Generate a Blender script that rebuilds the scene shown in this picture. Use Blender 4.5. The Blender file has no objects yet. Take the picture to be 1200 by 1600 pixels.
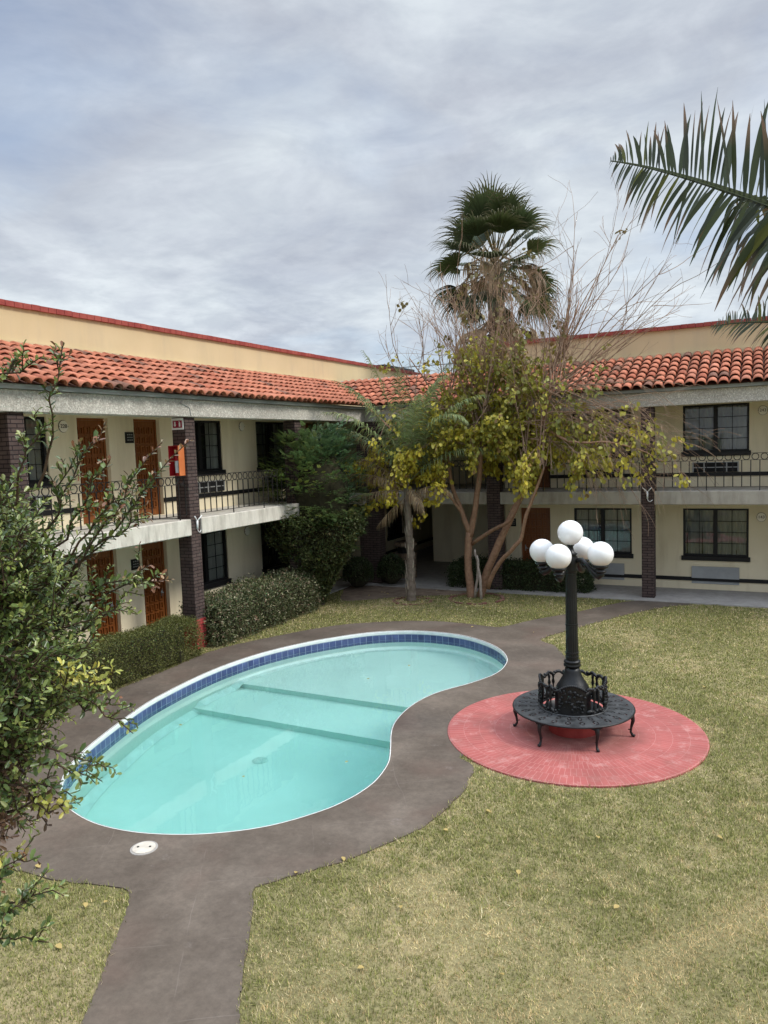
import bpy, math, random
import numpy as np
from mathutils import Vector, Matrix
from mathutils.geometry import tessellate_polygon
random.seed(7); RNG = np.random.default_rng(11)
scene = bpy.context.scene
COL = scene.collection
R_ = math.radians

# ------------------------------------------------------------------ helpers
def link(o, parent=None):
    COL.objects.link(o)
    if parent is not None: o.parent = parent
    return o

def tag(o, label=None, cat=None, group=None, kind=None):
    if label: o['label'] = label
    if cat: o['category'] = cat
    if group: o['group'] = group
    if kind: o['kind'] = kind
    return o

def thing(name, label, cat, loc=(0, 0, 0), group=None, rz=0.0):
    o = bpy.data.objects.new(name, None)
    o.empty_display_size = 0.1
    o.location = loc; o.rotation_euler = (0, 0, rz)
    link(o); tag(o, label, cat, group)
    return o

def raw_mesh(name, verts, faces, mat, parent=None, smooth=False, cols=None, loc=None):
    """verts (n,3) array; faces list of tuples, or (m,k) int array"""
    me = bpy.data.meshes.new(name)
    V = np.asarray(verts, np.float32)
    if isinstance(faces, np.ndarray):
        m, k = faces.shape
        me.vertices.add(len(V)); me.vertices.foreach_set('co', V.ravel())
        me.loops.add(m * k); me.loops.foreach_set('vertex_index', faces.astype(np.int32).ravel())
        me.polygons.add(m)
        me.polygons.foreach_set('loop_start', np.arange(0, m * k, k, dtype=np.int32))
        me.polygons.foreach_set('loop_total', np.full(m, k, np.int32))
        me.update(calc_edges=True)
    else:
        me.from_pydata([tuple(map(float, v)) for v in V], [], faces)
    if cols is not None:
        a = me.color_attributes.new('col', 'FLOAT_COLOR', 'POINT')
        c = np.ones((len(V), 4), np.float32); c[:, :3] = cols
        a.data.foreach_set('color', c.ravel())
    if smooth:
        me.polygons.foreach_set('use_smooth', np.ones(len(me.polygons), bool))
    me.materials.append(mat)
    me.validate()
    o = bpy.data.objects.new(name, me)
    link(o, parent)
    if loc is not None: o.location = loc
    return o

class MB:
    def __init__(s): s.v = []; s.f = []; s.c = []; s.col = None
    def add(s, vs, fs):
        n = len(s.v); s.v += [tuple(p) for p in vs]; s.f += [tuple(i + n for i in f) for f in fs]
        if s.col is not None: s.c += [s.col] * len(vs)
    def box(s, a, b):
        x0, x1 = sorted((a[0], b[0])); y0, y1 = sorted((a[1], b[1])); z0, z1 = sorted((a[2], b[2]))
        s.add([(x0, y0, z0), (x1, y0, z0), (x1, y1, z0), (x0, y1, z0), (x0, y0, z1), (x1, y0, z1), (x1, y1, z1), (x0, y1, z1)],
              [(0, 3, 2, 1), (4, 5, 6, 7), (0, 1, 5, 4), (1, 2, 6, 5), (2, 3, 7, 6), (3, 0, 4, 7)])
    def tube(s, pts, rad, n=8, cap=True):
        P = [Vector(p) for p in pts]
        if not hasattr(rad, '__len__'): rad = [rad] * len(P)
        base = len(s.v); vs = []; fs = []
        t = (P[1] - P[0]).normalized()
        u = t.orthogonal().normalized()
        for i, p in enumerate(P):
            if i == 0: t2 = (P[1] - P[0])
            elif i == len(P) - 1: t2 = (P[-1] - P[-2])
            else: t2 = (P[i + 1] - P[i - 1])
            if t2.length < 1e-9: t2 = t
            t2 = t2.normalized()
            u = (u - t2 * u.dot(t2)); u = u.normalized() if u.length > 1e-6 else t2.orthogonal().normalized()
            w = t2.cross(u); t = t2
            for k in range(n):
                a = 2 * math.pi * k / n
                vs.append(p + (u * math.cos(a) + w * math.sin(a)) * rad[i])
        for i in range(len(P) - 1):
            for k in range(n):
                k2 = (k + 1) % n
                fs.append((i * n + k, i * n + k2, (i + 1) * n + k2, (i + 1) * n + k))
        if cap:
            fs.append(tuple(range(n - 1, -1, -1))); fs.append(tuple((len(P) - 1) * n + k for k in range(n)))
        s.add(vs, fs)
    def lathe(s, prof, n=24, c=(0, 0, 0), caps=True):
        vs = []; fs = []
        for r, z in prof:
            for k in range(n):
                a = 2 * math.pi * k / n
                vs.append((c[0] + r * math.cos(a), c[1] + r * math.sin(a), c[2] + z))
        for i in range(len(prof) - 1):
            for k in range(n):
                k2 = (k + 1) % n
                fs.append((i * n + k, i * n + k2, (i + 1) * n + k2, (i + 1) * n + k))
        if caps:
            fs.append(tuple(range(n - 1, -1, -1))); fs.append(tuple((len(prof) - 1) * n + k for k in range(n)))
        s.add(vs, fs)
    def sphere(s, c, r, nu=16, nv=10, sc=(1, 1, 1)):
        vs = [(c[0], c[1], c[2] - r * sc[2])]; fs = []
        for j in range(1, nv):
            ph = -math.pi / 2 + math.pi * j / nv
            for k in range(nu):
                a = 2 * math.pi * k / nu
                vs.append((c[0] + r * sc[0] * math.cos(ph) * math.cos(a), c[1] + r * sc[1] * math.cos(ph) * math.sin(a), c[2] + r * sc[2] * math.sin(ph)))
        vs.append((c[0], c[1], c[2] + r * sc[2]))
        for k in range(nu):
            fs.append((0, 1 + (k + 1) % nu, 1 + k))
        for j in range(nv - 2):
            for k in range(nu):
                k2 = (k + 1) % nu; a = 1 + j * nu
                fs.append((a + k, a + k2, a + nu + k2, a + nu + k))
        a = 1 + (nv - 2) * nu
        for k in range(nu): fs.append((a + k, a + (k + 1) % nu, len(vs) - 1))
        s.add(vs, fs)
    def build(s, name, mat, parent=None, smooth=False, loc=None):
        return raw_mesh(name, np.array(s.v, np.float32).reshape(-1, 3), s.f, mat, parent, smooth, np.array(s.c, np.float32) if s.c else None, loc)

def bevel(o, w, seg=2):
    m = o.modifiers.new('bevel', 'BEVEL'); m.width = w; m.segments = seg; m.limit_method = 'ANGLE'; m.angle_limit = R_(40)
    return o

def smooth_poly(pts, sub=4, closed=True):
    P = [np.array(p[:2], float) for p in pts]; n = len(P); out = []
    rng = range(n) if closed else range(n - 1)
    for i in rng:
        p0 = P[(i - 1) % n] if closed or i > 0 else P[0]
        p1 = P[i]; p2 = P[(i + 1) % n]
        p3 = P[(i + 2) % n] if closed or i + 2 < n else P[-1]
        for k in range(sub):
            t = k / sub
            out.append(tuple(0.5 * ((2 * p1) + (-p0 + p2) * t + (2 * p0 - 5 * p1 + 4 * p2 - p3) * t * t + (-p0 + 3 * p1 - 3 * p2 + p3) * t ** 3)))
    if not closed: out.append(tuple(P[-1]))
    return out

def in_poly(X, Y, poly):
    res = np.zeros(X.shape, bool); n = len(poly)
    for i in range(n):
        x0, y0 = poly[i]; x1, y1 = poly[(i + 1) % n]
        if y0 == y1: continue
        c = ((y0 > Y) != (y1 > Y)) & (X < (x1 - x0) * (Y - y0) / (y1 - y0) + x0)
        res ^= c
    return res

# ------------------------------------------------------------------ camera (solved from the two vanishing points)
F, ROLL, PITCH, YAW, H = 1178.35, .0361, .0855, .4676, 4.4
fwd0 = Vector((-math.sin(YAW), math.cos(YAW), 0)); right0 = Vector((math.cos(YAW), math.sin(YAW), 0)); up0 = Vector((0, 0, 1))
fwd = fwd0 * math.cos(PITCH) - up0 * math.sin(PITCH); upp = up0 * math.cos(PITCH) + fwd0 * math.sin(PITCH)
cr = right0 * math.cos(ROLL) - upp * math.sin(ROLL); cu = upp * math.cos(ROLL) + right0 * math.sin(ROLL)
EYE = Vector((0, 0, H))
cam = bpy.data.cameras.new('camera'); co = bpy.data.objects.new('camera', cam); link(co)
M3 = Matrix((cr, cu, -fwd)).transposed()
co.matrix_world = Matrix.Translation(EYE) @ M3.to_4x4()
cam.sensor_fit = 'VERTICAL'; cam.sensor_height = 36; cam.lens = F / 1600 * 36; cam.clip_end = 800; cam.clip_start = 0.05
scene.camera = co
def at(px, py, d):      # a world point d metres into the scene, read off the survey picture
    r = fwd + cr * ((px - 600) / F) - cu * ((py - 800) / F)
    return EYE + r * d
def aty(px, py, y):
    r = fwd + cr * ((px - 600) / F) - cu * ((py - 800) / F)
    return EYE + r * (y / r.y)

# ------------------------------------------------------------------ materials
def new_mat(name):
    m = bpy.data.materials.new(name); m.use_nodes = True
    nt = m.node_tree; nt.nodes.clear()
    out = nt.nodes.new('ShaderNodeOutputMaterial'); b = nt.nodes.new('ShaderNodeBsdfPrincipled')
    nt.links.new(b.outputs[0], out.inputs[0])
    return m, nt, b, out
def N(nt, t, **kw):
    n = nt.nodes.new(t)
    for k, v in kw.items(): setattr(n, k, v)
    return n
def setin(n, **kw):
    for k, v in kw.items(): n.inputs[k].default_value = v
def c4(c): return (c[0], c[1], c[2], 1)
def noise(nt, scale, detail=4, rough=.55, vec=None, stretch=None):
    n = N(nt, 'ShaderNodeTexNoise'); setin(n, Scale=scale, Detail=detail, Roughness=rough)
    if vec is None:
        tc = N(nt, 'ShaderNodeTexCoord'); vec = tc.outputs['Object']
    if stretch:
        mp = N(nt, 'ShaderNodeMapping'); mp.inputs['Scale'].default_value = stretch
        nt.links.new(vec, mp.inputs[0]); vec = mp.outputs[0]
    nt.links.new(vec, n.inputs['Vector'])
    return n
def ramp(nt, fac, stops):
    r = N(nt, 'ShaderNodeValToRGB'); el = r.color_ramp.elements
    while len(el) < len(stops): el.new(.5)
    for e, (p, c) in zip(el, stops): e.position = p; e.color = c4(c)
    nt.links.new(fac, r.inputs[0]); return r
def mix(nt, a, b, fac, mode='MIX'):
    m = N(nt, 'ShaderNodeMix', data_type='RGBA', blend_type=mode)
    for s, v in ((6, a), (7, b)):
        if hasattr(v, 'default_value'): nt.links.new(v, m.inputs[s])
        else: m.inputs[s].default_value = c4(v)
    if hasattr(fac, 'default_value'): nt.links.new(fac, m.inputs[0])
    else: m.inputs[0].default_value = fac
    return m.outputs[2]
def bump(nt, b, h, strength=.3, dist=.01):
    bp = N(nt, 'ShaderNodeBump'); setin(bp, Strength=strength, Distance=dist)
    nt.links.new(h, bp.inputs['Height']); nt.links.new(bp.outputs[0], b.inputs['Normal']); return bp
def simple(name, c1, c2=None, rough=.8, scale=3, spec=.3, bscale=None, bstr=.2, metallic=0, stretch=None, lo=.35, hi=.65):
    m, nt, b, _ = new_mat(name)
    setin(b, Roughness=rough, Metallic=metallic); b.inputs['Specular IOR Level'].default_value = spec
    if c2 is None: b.inputs['Base Color'].default_value = c4(c1)
    else:
        n = noise(nt, scale, stretch=stretch); r = ramp(nt, n.outputs[0], [(lo, c1), (hi, c2)])
        nt.links.new(r.outputs[0], b.inputs['Base Color'])
    if bscale:
        n2 = noise(nt, bscale, 6); bump(nt, b, n2.outputs[0], bstr)
    return m

M = {}
# stucco walls: two noises plus faint vertical rain marks
def stucco(name, c1, c2, stain):
    m, nt, b, _ = new_mat(name); setin(b, Roughness=.9); b.inputs['Specular IOR Level'].default_value = .2
    n = noise(nt, .9, 5); r = ramp(nt, n.outputs[0], [(.3, c1), (.7, c2)])
    s = noise(nt, 1.0, 5, .65, stretch=(2.2, 2.2, .35)); sr = ramp(nt, s.outputs[0], [(.50, (0, 0, 0)), (.72, (1, 1, 1))])
    k = mix(nt, r.outputs[0], stain, mix(nt, (0, 0, 0), (.55, .55, .55), sr.outputs[0]))
    nt.links.new(k, b.inputs['Base Color'])
    f = noise(nt, 60, 4); bump(nt, b, f.outputs[0], .25, .006); return m
M['cream'] = stucco('cream_stucco', (.74, .65, .46), (.79, .70, .51), (.55, .46, .31))
M['tan'] = stucco('tan_stucco', (.57, .455, .27), (.63, .505, .31), (.50, .41, .27))
M['cappaint'] = simple('red_cap_paint', (.24, .040, .034), (.33, .075, .055), .7, 3)
# weathered slab concrete
def conc(name, c1, c2, dark, amt=.8):
    m, nt, b, _ = new_mat(name); setin(b, Roughness=.88); b.inputs['Specular IOR Level'].default_value = .2
    n = noise(nt, 2.5, 6, .6); r = ramp(nt, n.outputs[0], [(.3, c1), (.7, c2)])
    s = noise(nt, 1.6, 6, .7, stretch=(2.6, 2.6, .5)); sr = ramp(nt, s.outputs[0], [(.44, (0, 0, 0)), (.68, (amt,) * 3)])
    nt.links.new(mix(nt, r.outputs[0], dark, sr.outputs[0]), b.inputs['Base Color'])
    f = noise(nt, 35, 6); bump(nt, b, f.outputs[0], .35, .01); return m
M['slab'] = conc('weathered_slab', (.58, .54, .46), (.68, .64, .56), (.33, .30, .25))
M['slab_shaded'] = conc('roughcast_slab_shaded', (.36, .325, .27), (.44, .40, .335), (.24, .21, .17))  # right-wing beige roughcast, darkened in colour for its face turned from the sun
M['walk'] = conc('walkway_concrete', (.30, .28, .255), (.38, .355, .32), (.22, .2, .18), .6)
M['ceiling'] = simple('painted_ceiling', (.40, .37, .29), (.45, .42, .33), .9, 1)
# pebble-dash beam
m, nt, b, _ = new_mat('pebble_dash'); setin(b, Roughness=.9); M['pebble'] = m
v = N(nt, 'ShaderNodeTexVoronoi'); setin(v, Scale=42.0); tc = N(nt, 'ShaderNodeTexCoord'); nt.links.new(tc.outputs['Object'], v.inputs['Vector'])
vr = ramp(nt, v.outputs['Color'], [(.1, (.38, .355, .315)), (.55, (.49, .465, .415)), (.95, (.72, .69, .63))])
n = noise(nt, .8, 4); nr = ramp(nt, n.outputs[0], [(.3, (.8, .8, .78)), (.7, (1.05, 1.05, 1.03))])
nt.links.new(mix(nt, vr.outputs[0], nr.outputs[0], 1.0, 'MULTIPLY'), b.inputs['Base Color']); bump(nt, b, v.outputs['Distance'], .6, .012)
# brick
def brickmat(name, c1, c2, mortar, w=.24, h=.07, ms=.006):
    m, nt, b, _ = new_mat(name); setin(b, Roughness=.85); b.inputs['Specular IOR Level'].default_value = .2
    tc = N(nt, 'ShaderNodeTexCoord'); sp = N(nt, 'ShaderNodeSeparateXYZ'); nt.links.new(tc.outputs['Object'], sp.inputs[0])
    ad = N(nt, 'ShaderNodeMath', operation='ADD'); nt.links.new(sp.outputs[0], ad.inputs[0]); nt.links.new(sp.outputs[1], ad.inputs[1])
    cb = N(nt, 'ShaderNodeCombineXYZ'); nt.links.new(ad.outputs[0], cb.inputs[0]); nt.links.new(sp.outputs[2], cb.inputs[1])
    br = N(nt, 'ShaderNodeTexBrick'); nt.links.new(cb.outputs[0], br.inputs['Vector'])
    setin(br, Scale=1.0); br.inputs['Brick Width'].default_value = w; br.inputs['Row Height'].default_value = h; br.inputs['Mortar Size'].default_value = ms
    br.inputs['Color1'].default_value = c4(c1); br.inputs['Color2'].default_value = c4(c2); br.inputs['Mortar'].default_value = c4(mortar)
    n = noise(nt, 3, 5); nr = ramp(nt, n.outputs[0], [(.3, (.75,) * 3), (.7, (1.2,) * 3)])
    nt.links.new(mix(nt, br.outputs['Color'], nr.outputs[0], 1.0, 'MULTIPLY'), b.inputs['Base Color'])
    inv = N(nt, 'ShaderNodeMath', operation='SUBTRACT'); inv.inputs[0].default_value = 1; nt.links.new(br.outputs['Fac'], inv.inputs[1])
    bump(nt, b, inv.outputs[0], .7, .01); return m
M['brick'] = brickmat('brown_painted_brick', (.100, .070, .061), (.080, .056, .050), (.026, .018, .018), .24, .075, .009)
M['redbase'] = brickmat('red_painted_brick', (.42, .06, .055), (.36, .05, .05), (.2, .04, .04))
M['stonebin'] = brickmat('stone_cladding', (.22, .15, .10), (.28, .2, .14), (.12, .09, .07), .2, .12, .012)
# vertex coloured
def vcol(name, rough=.7, spec=.3, transl=0.0, nscale=None, bscale=None):
    m, nt, b, out = new_mat(name); setin(b, Roughness=rough); b.inputs['Specular IOR Level'].default_value = spec
    a = N(nt, 'ShaderNodeAttribute'); a.attribute_name = 'col'; colr = a.outputs['Color']
    if nscale:
        n = noise(nt, nscale, 5); nr = ramp(nt, n.outputs[0], [(.3, (.72,) * 3), (.7, (1.22,) * 3)])
        colr = mix(nt, colr, nr.outputs[0], 1.0, 'MULTIPLY')
    nt.links.new(colr, b.inputs['Base Color'])
    if bscale: bump(nt, b, noise(nt, bscale, 5).outputs[0], .3, .01)
    if transl:
        t = N(nt, 'ShaderNodeBsdfTranslucent'); nt.links.new(colr, t.inputs[0])
        ms = N(nt, 'ShaderNodeMixShader'); ms.inputs[0].default_value = transl
        nt.links.new(b.outputs[0], ms.inputs[1]); nt.links.new(t.outputs[0], ms.inputs[2]); nt.links.new(ms.outputs[0], out.inputs[0])
    return m
M['tile'] = vcol('terracotta_tile', .85, .2, 0, 9, 30)
M['leaf'] = vcol('leaf', .5, .35, .25)
M['gloss_leaf'] = vcol('glossy_leaf', .32, .5, .15)
M['palm'] = vcol('palm_leaf', .5, .22, .3)
M['grass'] = vcol('grass_blade', .75, .15, .3)
M['bark'] = vcol('bark', .9, .15, 0, 14, 40)
M['underroof'] = simple('shaded_roof_undersheet', (.10, .05, .035), (.16, .08, .055), .95, 4)  # dark terracotta undersheet; shade of the hollows between tiles put into its colour
M['roofflat'] = simple('flat_roof', (.35, .33, .3), (.42, .4, .36), .95, 1)
M['gutter'] = simple('gutter_metal', (.20, .22, .21), (.33, .34, .32), .6, 1.2)
M['black'] = simple('black_frame_paint', (.010, .010, .011), None, .45)
M['rail'] = simple('railing_paint', (.008, .007, .0065), (.018, .015, .014), .6, 6)
M['iron'] = simple('cast_iron_black', (.0055, .006, .0062), (.012, .0125, .013), .42, 8, .4, 30, .3)
M['ironseat'] = simple('cast_iron_worn', (.018, .019, .020), (.055, .058, .060), .5, 9, .5, 40, .4)
M['globe'] = simple('opal_glass', (.82, .81, .78), (.86, .86, .85), .3, 2, .5)
M['white'] = simple('white_paint', (.75, .75, .73), (.8, .8, .78), .5, 3)
M['offwhite'] = simple('lid_plastic', (.46, .41, .34), (.58, .53, .45), .6, 9)
M['galv'] = simple('galvanised_panel', (.30, .31, .31), (.38, .39, .39), .6, 2)
M['greyplastic'] = simple('grey_grille_frame', (.30, .30, .29), (.36, .36, .35), .6, 2)
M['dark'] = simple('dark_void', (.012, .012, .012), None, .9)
M['red'] = simple('red_cabinet_paint', (.35, .012, .02), (.42, .02, .025), .4, 5)
M['orange'] = simple('orange_side_paint', (.50, .135, .04), (.58, .175, .06), .5, 4)
M['signred'] = simple('sign_red', (.30, .012, .04), None, .5)
M['plaque'] = simple('plaque_cream', (.80, .74, .62), (.86, .80, .68), .5, 4)
M['ink'] = simple('dark_lettering', (.05, .025, .015), None, .6)
M['label'] = simple('paper_label', (.6, .66, .7), None, .5)
M['curtain'] = simple('curtain_cloth', (.34, .35, .33), (.46, .46, .43), .95, 3, stretch=(1, 1, .3))
# door wood
m, nt, b, _ = new_mat('varnished_door_wood'); setin(b, Roughness=.42); M['wood'] = m
n = noise(nt, 5, 6, .6, stretch=(6, 6, .5)); r = ramp(nt, n.outputs[0], [(.25, (.125, .036, .008)), (.55, (.23, .072, .015)), (.8, (.32, .112, .026))])
nt.links.new(r.outputs[0], b.inputs['Base Color'])
# window glass: a thin clear sheet with a real reflection
m = bpy.data.materials.new('window_glass'); m.use_nodes = True; nt = m.node_tree; nt.nodes.clear(); M['glass'] = m
out = N(nt, 'ShaderNodeOutputMaterial'); g = N(nt, 'ShaderNodeBsdfGlossy'); setin(g, Roughness=.02); t = N(nt, 'ShaderNodeBsdfTransparent'); t.inputs[0].default_value = (.82, .85, .83, 1)
fr = N(nt, 'ShaderNodeFresnel'); fr.inputs[0].default_value = 1.75; ms = N(nt, 'ShaderNodeMixShader')
nn = noise(nt, 1.5, 2); bp = N(nt, 'ShaderNodeBump'); setin(bp, Strength=.06, Distance=.05); nt.links.new(nn.outputs[0], bp.inputs['Height']); nt.links.new(bp.outputs[0], g.inputs['Normal'])
nt.links.new(fr.outputs[0], ms.inputs[0]); nt.links.new(t.outputs[0], ms.inputs[1]); nt.links.new(g.outputs[0], ms.inputs[2]); nt.links.new(ms.outputs[0], out.inputs[0])
# pool deck: dark taupe paint, worn, with faint pour joints and scuffs
m, nt, b, _ = new_mat('deck_paint'); setin(b, Roughness=.8); b.inputs['Specular IOR Level'].default_value = .25; M['deck'] = m
n = noise(nt, 1.1, 7, .62); r = ramp(nt, n.outputs[0], [(.28, (.090, .069, .051)), (.5, (.114, .090, .069)), (.75, (.150, .121, .096))])
n2 = noise(nt, 14, 6, .7); r2 = ramp(nt, n2.outputs[0], [(.35, (.86,) * 3), (.65, (1.12,) * 3)])
k = mix(nt, r.outputs[0], r2.outputs[0], 1.0, 'MULTIPLY')
w = noise(nt, 2.3, 8, .75); wr = ramp(nt, w.outputs[0], [(.62, (0, 0, 0)), (.72, (.5, .5, .5))])
k = mix(nt, k, (.24, .205, .185), wr.outputs[0])
tc = N(nt, 'ShaderNodeTexCoord'); rot = N(nt, 'ShaderNodeMapping'); rot.inputs['Rotation'].default_value = (0, 0, R_(-33)); nt.links.new(tc.outputs['Object'], rot.inputs[0])
wob = noise(nt, 1.2, 3); wm = N(nt, 'ShaderNodeVectorMath', operation='MULTIPLY_ADD'); wm.inputs[1].default_value = (.12, .12, 0); nt.links.new(wob.outputs['Color'], wm.inputs[0]); nt.links.new(rot.outputs[0], wm.inputs[2])
br = N(nt, 'ShaderNodeTexBrick'); br.offset = 0; setin(br, Scale=1.0); br.inputs['Brick Width'].default_value = 1.15; br.inputs['Row Height'].default_value = .95; br.inputs['Mortar Size'].default_value = .007; br.inputs['Mortar Smooth'].default_value = .6
nt.links.new(wm.outputs[0], br.inputs['Vector'])
brk = noise(nt, 1.7, 3); bkr = ramp(nt, brk.outputs[0], [(.43, (0, 0, 0)), (.60, (.36, .36, .36))])
jf = N(nt, 'ShaderNodeMath', operation='MULTIPLY'); nt.links.new(br.outputs['Fac'], jf.inputs[0]); nt.links.new(bkr.outputs[0], jf.inputs[1])
k = mix(nt, k, (.20, .165, .14), jf.outputs[0])
bw = noise(nt, .55, 6, .6); bwr = ramp(nt, bw.outputs[0], [(.3, (.80, .80, .82)), (.55, (1.0, 1.0, 1.0)), (.72, (1.16, 1.13, 1.10))]); k = mix(nt, k, bwr.outputs[0], 1.0, 'MULTIPLY')
rs = noise(nt, .8, 4, .5); rsr = ramp(nt, rs.outputs[0], [(.52, (0, 0, 0)), (.7, (.35, .35, .35))]); k = mix(nt, k, (.135, .082, .062), rsr.outputs[0])
nt.links.new(k, b.inputs['Base Color']); bump(nt, b, n2.outputs[0], .25, .008)
# red brick circle: rings of radial bricks
m, nt, b, _ = new_mat('red_painted_paving'); setin(b, Roughness=.75); M['paving'] = m
tc = N(nt, 'ShaderNodeTexCoord'); sp = N(nt, 'ShaderNodeSeparateXYZ'); nt.links.new(tc.outputs['Object'], sp.inputs[0])
le = N(nt, 'ShaderNodeVectorMath', operation='LENGTH'); nt.links.new(tc.outputs['Object'], le.inputs[0])
an = N(nt, 'ShaderNodeMath', operation='ARCTAN2'); nt.links.new(sp.outputs[1], an.inputs[0]); nt.links.new(sp.outputs[0], an.inputs[1])
rr = N(nt, 'ShaderNodeMath', operation='MULTIPLY'); nt.links.new(an.outputs[0], rr.inputs[0]); rr.inputs[1].default_value = 1.35
cb = N(nt, 'ShaderNodeCombineXYZ'); nt.links.new(rr.outputs[0], cb.inputs[0]); nt.links.new(le.outputs['Value'], cb.inputs[1])
br = N(nt, 'ShaderNodeTexBrick'); setin(br, Scale=1.0); br.inputs['Brick Width'].default_value = .065; br.inputs['Row Height'].default_value = .235; br.inputs['Mortar Size'].default_value = .0035; br.inputs['Mortar Smooth'].default_value = .3
br.inputs['Color1'].default_value = c4((.31, .072, .062)); br.inputs['Color2'].default_value = c4((.36, .09, .078)); br.inputs['Mortar'].default_value = c4((.44, .18, .155))
nt.links.new(cb.outputs[0], br.inputs['Vector'])
n = noise(nt, 1.3, 6, .65); nr = ramp(nt, n.outputs[0], [(.3, (.85, .85, .85)), (.7, (1.12, 1.12, 1.12))])
k = mix(nt, br.outputs['Color'], nr.outputs[0], 1.0, 'MULTIPLY')
ds = noise(nt, 2.2, 7, .7); md = N(nt, 'ShaderNodeMapRange'); setin(md, **{'From Min': .35, 'From Max': 1.15, 'To Min': .42, 'To Max': 0.0}); nt.links.new(le.outputs['Value'], md.inputs[0])
mm = N(nt, 'ShaderNodeMath', operation='MULTIPLY'); mr = ramp(nt, ds.outputs[0], [(.35, (.3,) * 3), (.65, (1.5,) * 3)]); nt.links.new(mr.outputs[0], mm.inputs[0]); nt.links.new(md.outputs[0], mm.inputs[1])
k = mix(nt, k, (.30, .20, .17), mm.outputs[0])
wn = noise(nt, 5.5, 8, .75); wr = ramp(nt, wn.outputs[0], [(.53, (0, 0, 0)), (.64, (.6, .6, .6))]); k = mix(nt, k, (.47, .24, .21), wr.outputs[0])
wn = noise(nt, 1.7, 7, .7); wr = ramp(nt, wn.outputs[0], [(.48, (0, 0, 0)), (.66, (.6, .6, .6))]); k = mix(nt, k, (.235, .075, .06), wr.outputs[0])
nt.links.new(k, b.inputs['Base Color'])
inv = N(nt, 'ShaderNodeMath', operation='SUBTRACT'); inv.inputs[0].default_value = 1; nt.links.new(br.outputs['Fac'], inv.inputs[1]); bump(nt, b, inv.outputs[0], .4, .006)
M['plinth'] = simple('red_plinth_paint', (.30, .04, .035), (.38, .06, .05), .7, 5)
# soil / thatch under the blades
m, nt, b, _ = new_mat('lawn_soil'); setin(b, Roughness=.95); b.inputs['Specular IOR Level'].default_value = .1; M['soil'] = m
n = noise(nt, .45, 5, .6); r = ramp(nt, n.outputs[0], [(.35, (.155, .14, .062)), (.55, (.235, .205, .10)), (.7, (.34, .27, .15))])
n2 = noise(nt, 22, 6, .7); r2 = ramp(nt, n2.outputs[0], [(.3, (.55,) * 3), (.7, (1.25,) * 3)])
nt.links.new(mix(nt, r.outputs[0], r2.outputs[0], 1.0, 'MULTIPLY'), b.inputs['Base Color']); bump(nt, b, n2.outputs[0], .6, .02)
M['dirt'] = simple('bare_dirt', (.17, .125, .09), (.25, .19, .14), .95, 4, .1, 25, .6)
# pool
M['plaster'] = simple('pool_plaster', (.70, .72, .67), (.77, .78, .73), .7, .7)
M['coping'] = simple('coping_white', (.70, .70, .67), (.80, .80, .78), .6, 5)
m, nt, b, _ = new_mat('waterline_tiles'); setin(b, Roughness=.25); M['pooltile'] = m
uv = N(nt, 'ShaderNodeUVMap'); br = N(nt, 'ShaderNodeTexBrick'); br.offset = 0; setin(br, Scale=1.0)
br.inputs['Brick Width'].default_value = .155; br.inputs['Row Height'].default_value = .135; br.inputs['Mortar Size'].default_value = .006
br.inputs['Color1'].default_value = c4((.036, .048, .135)); br.inputs['Color2'].default_value = c4((.066, .085, .20)); br.inputs['Mortar'].default_value = c4((.22, .26, .36))
nt.links.new(uv.outputs[0], br.inputs['Vector']); nn = noise(nt, 6, 5); nr = ramp(nt, nn.outputs[0], [(.3, (.8,) * 3), (.7, (1.35,) * 3)])
nt.links.new(mix(nt, br.outputs['Color'], nr.outputs[0], 1.0, 'MULTIPLY'), b.inputs['Base Color'])
m = bpy.data.materials.new('pool_water'); m.use_nodes = True; nt = m.node_tree; nt.nodes.clear(); M['water'] = m
out = N(nt, 'ShaderNodeOutputMaterial'); g = N(nt, 'ShaderNodeBsdfGlass'); setin(g, Roughness=0.0, IOR=1.33); g.inputs[0].default_value = (1, 1, 1, 1)
nn = noise(nt, 2.2, 2); bp = N(nt, 'ShaderNodeBump'); setin(bp, Strength=.10, Distance=.02); nt.links.new(nn.outputs[0], bp.inputs['Height']); nt.links.new(bp.outputs[0], g.inputs['Normal'])
ab = N(nt, 'ShaderNodeVolumeAbsorption'); ab.inputs[0].default_value = (.10, .945, .895, 1); ab.inputs[1].default_value = .27
nt.links.new(g.outputs[0], out.inputs[0]); nt.links.new(ab.outputs[0], out.inputs[1])

# ------------------------------------------------------------------ world: overcast sky (bright overhead, as an overcast sky is) and a soft sun
SUN_EL, SUN_AZ = R_(46), R_(78)
w = bpy.data.worlds.new('World'); scene.world = w; w.use_nodes = True; nt = w.node_tree; nt.nodes.clear()
out = N(nt, 'ShaderNodeOutputWorld'); bg = N(nt, 'ShaderNodeBackground'); nt.links.new(bg.outputs[0], out.inputs[0]); bg.inputs[1].default_value = .1
sky = N(nt, 'ShaderNodeTexSky'); sky.sky_type = 'NISHITA'; sky.sun_disc = False; sky.sun_elevation = SUN_EL; sky.sun_rotation = SUN_AZ
tc = N(nt, 'ShaderNodeTexCoord'); sp = N(nt, 'ShaderNodeSeparateXYZ'); nt.links.new(tc.outputs['Generated'], sp.inputs[0])
zc = N(nt, 'ShaderNodeMath', operation='MAXIMUM'); nt.links.new(sp.outputs[2], zc.inputs[0]); zc.inputs[1].default_value = 0.0
za = N(nt, 'ShaderNodeMath', operation='ADD'); nt.links.new(zc.outputs[0], za.inputs[0]); za.inputs[1].default_value = .20
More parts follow.
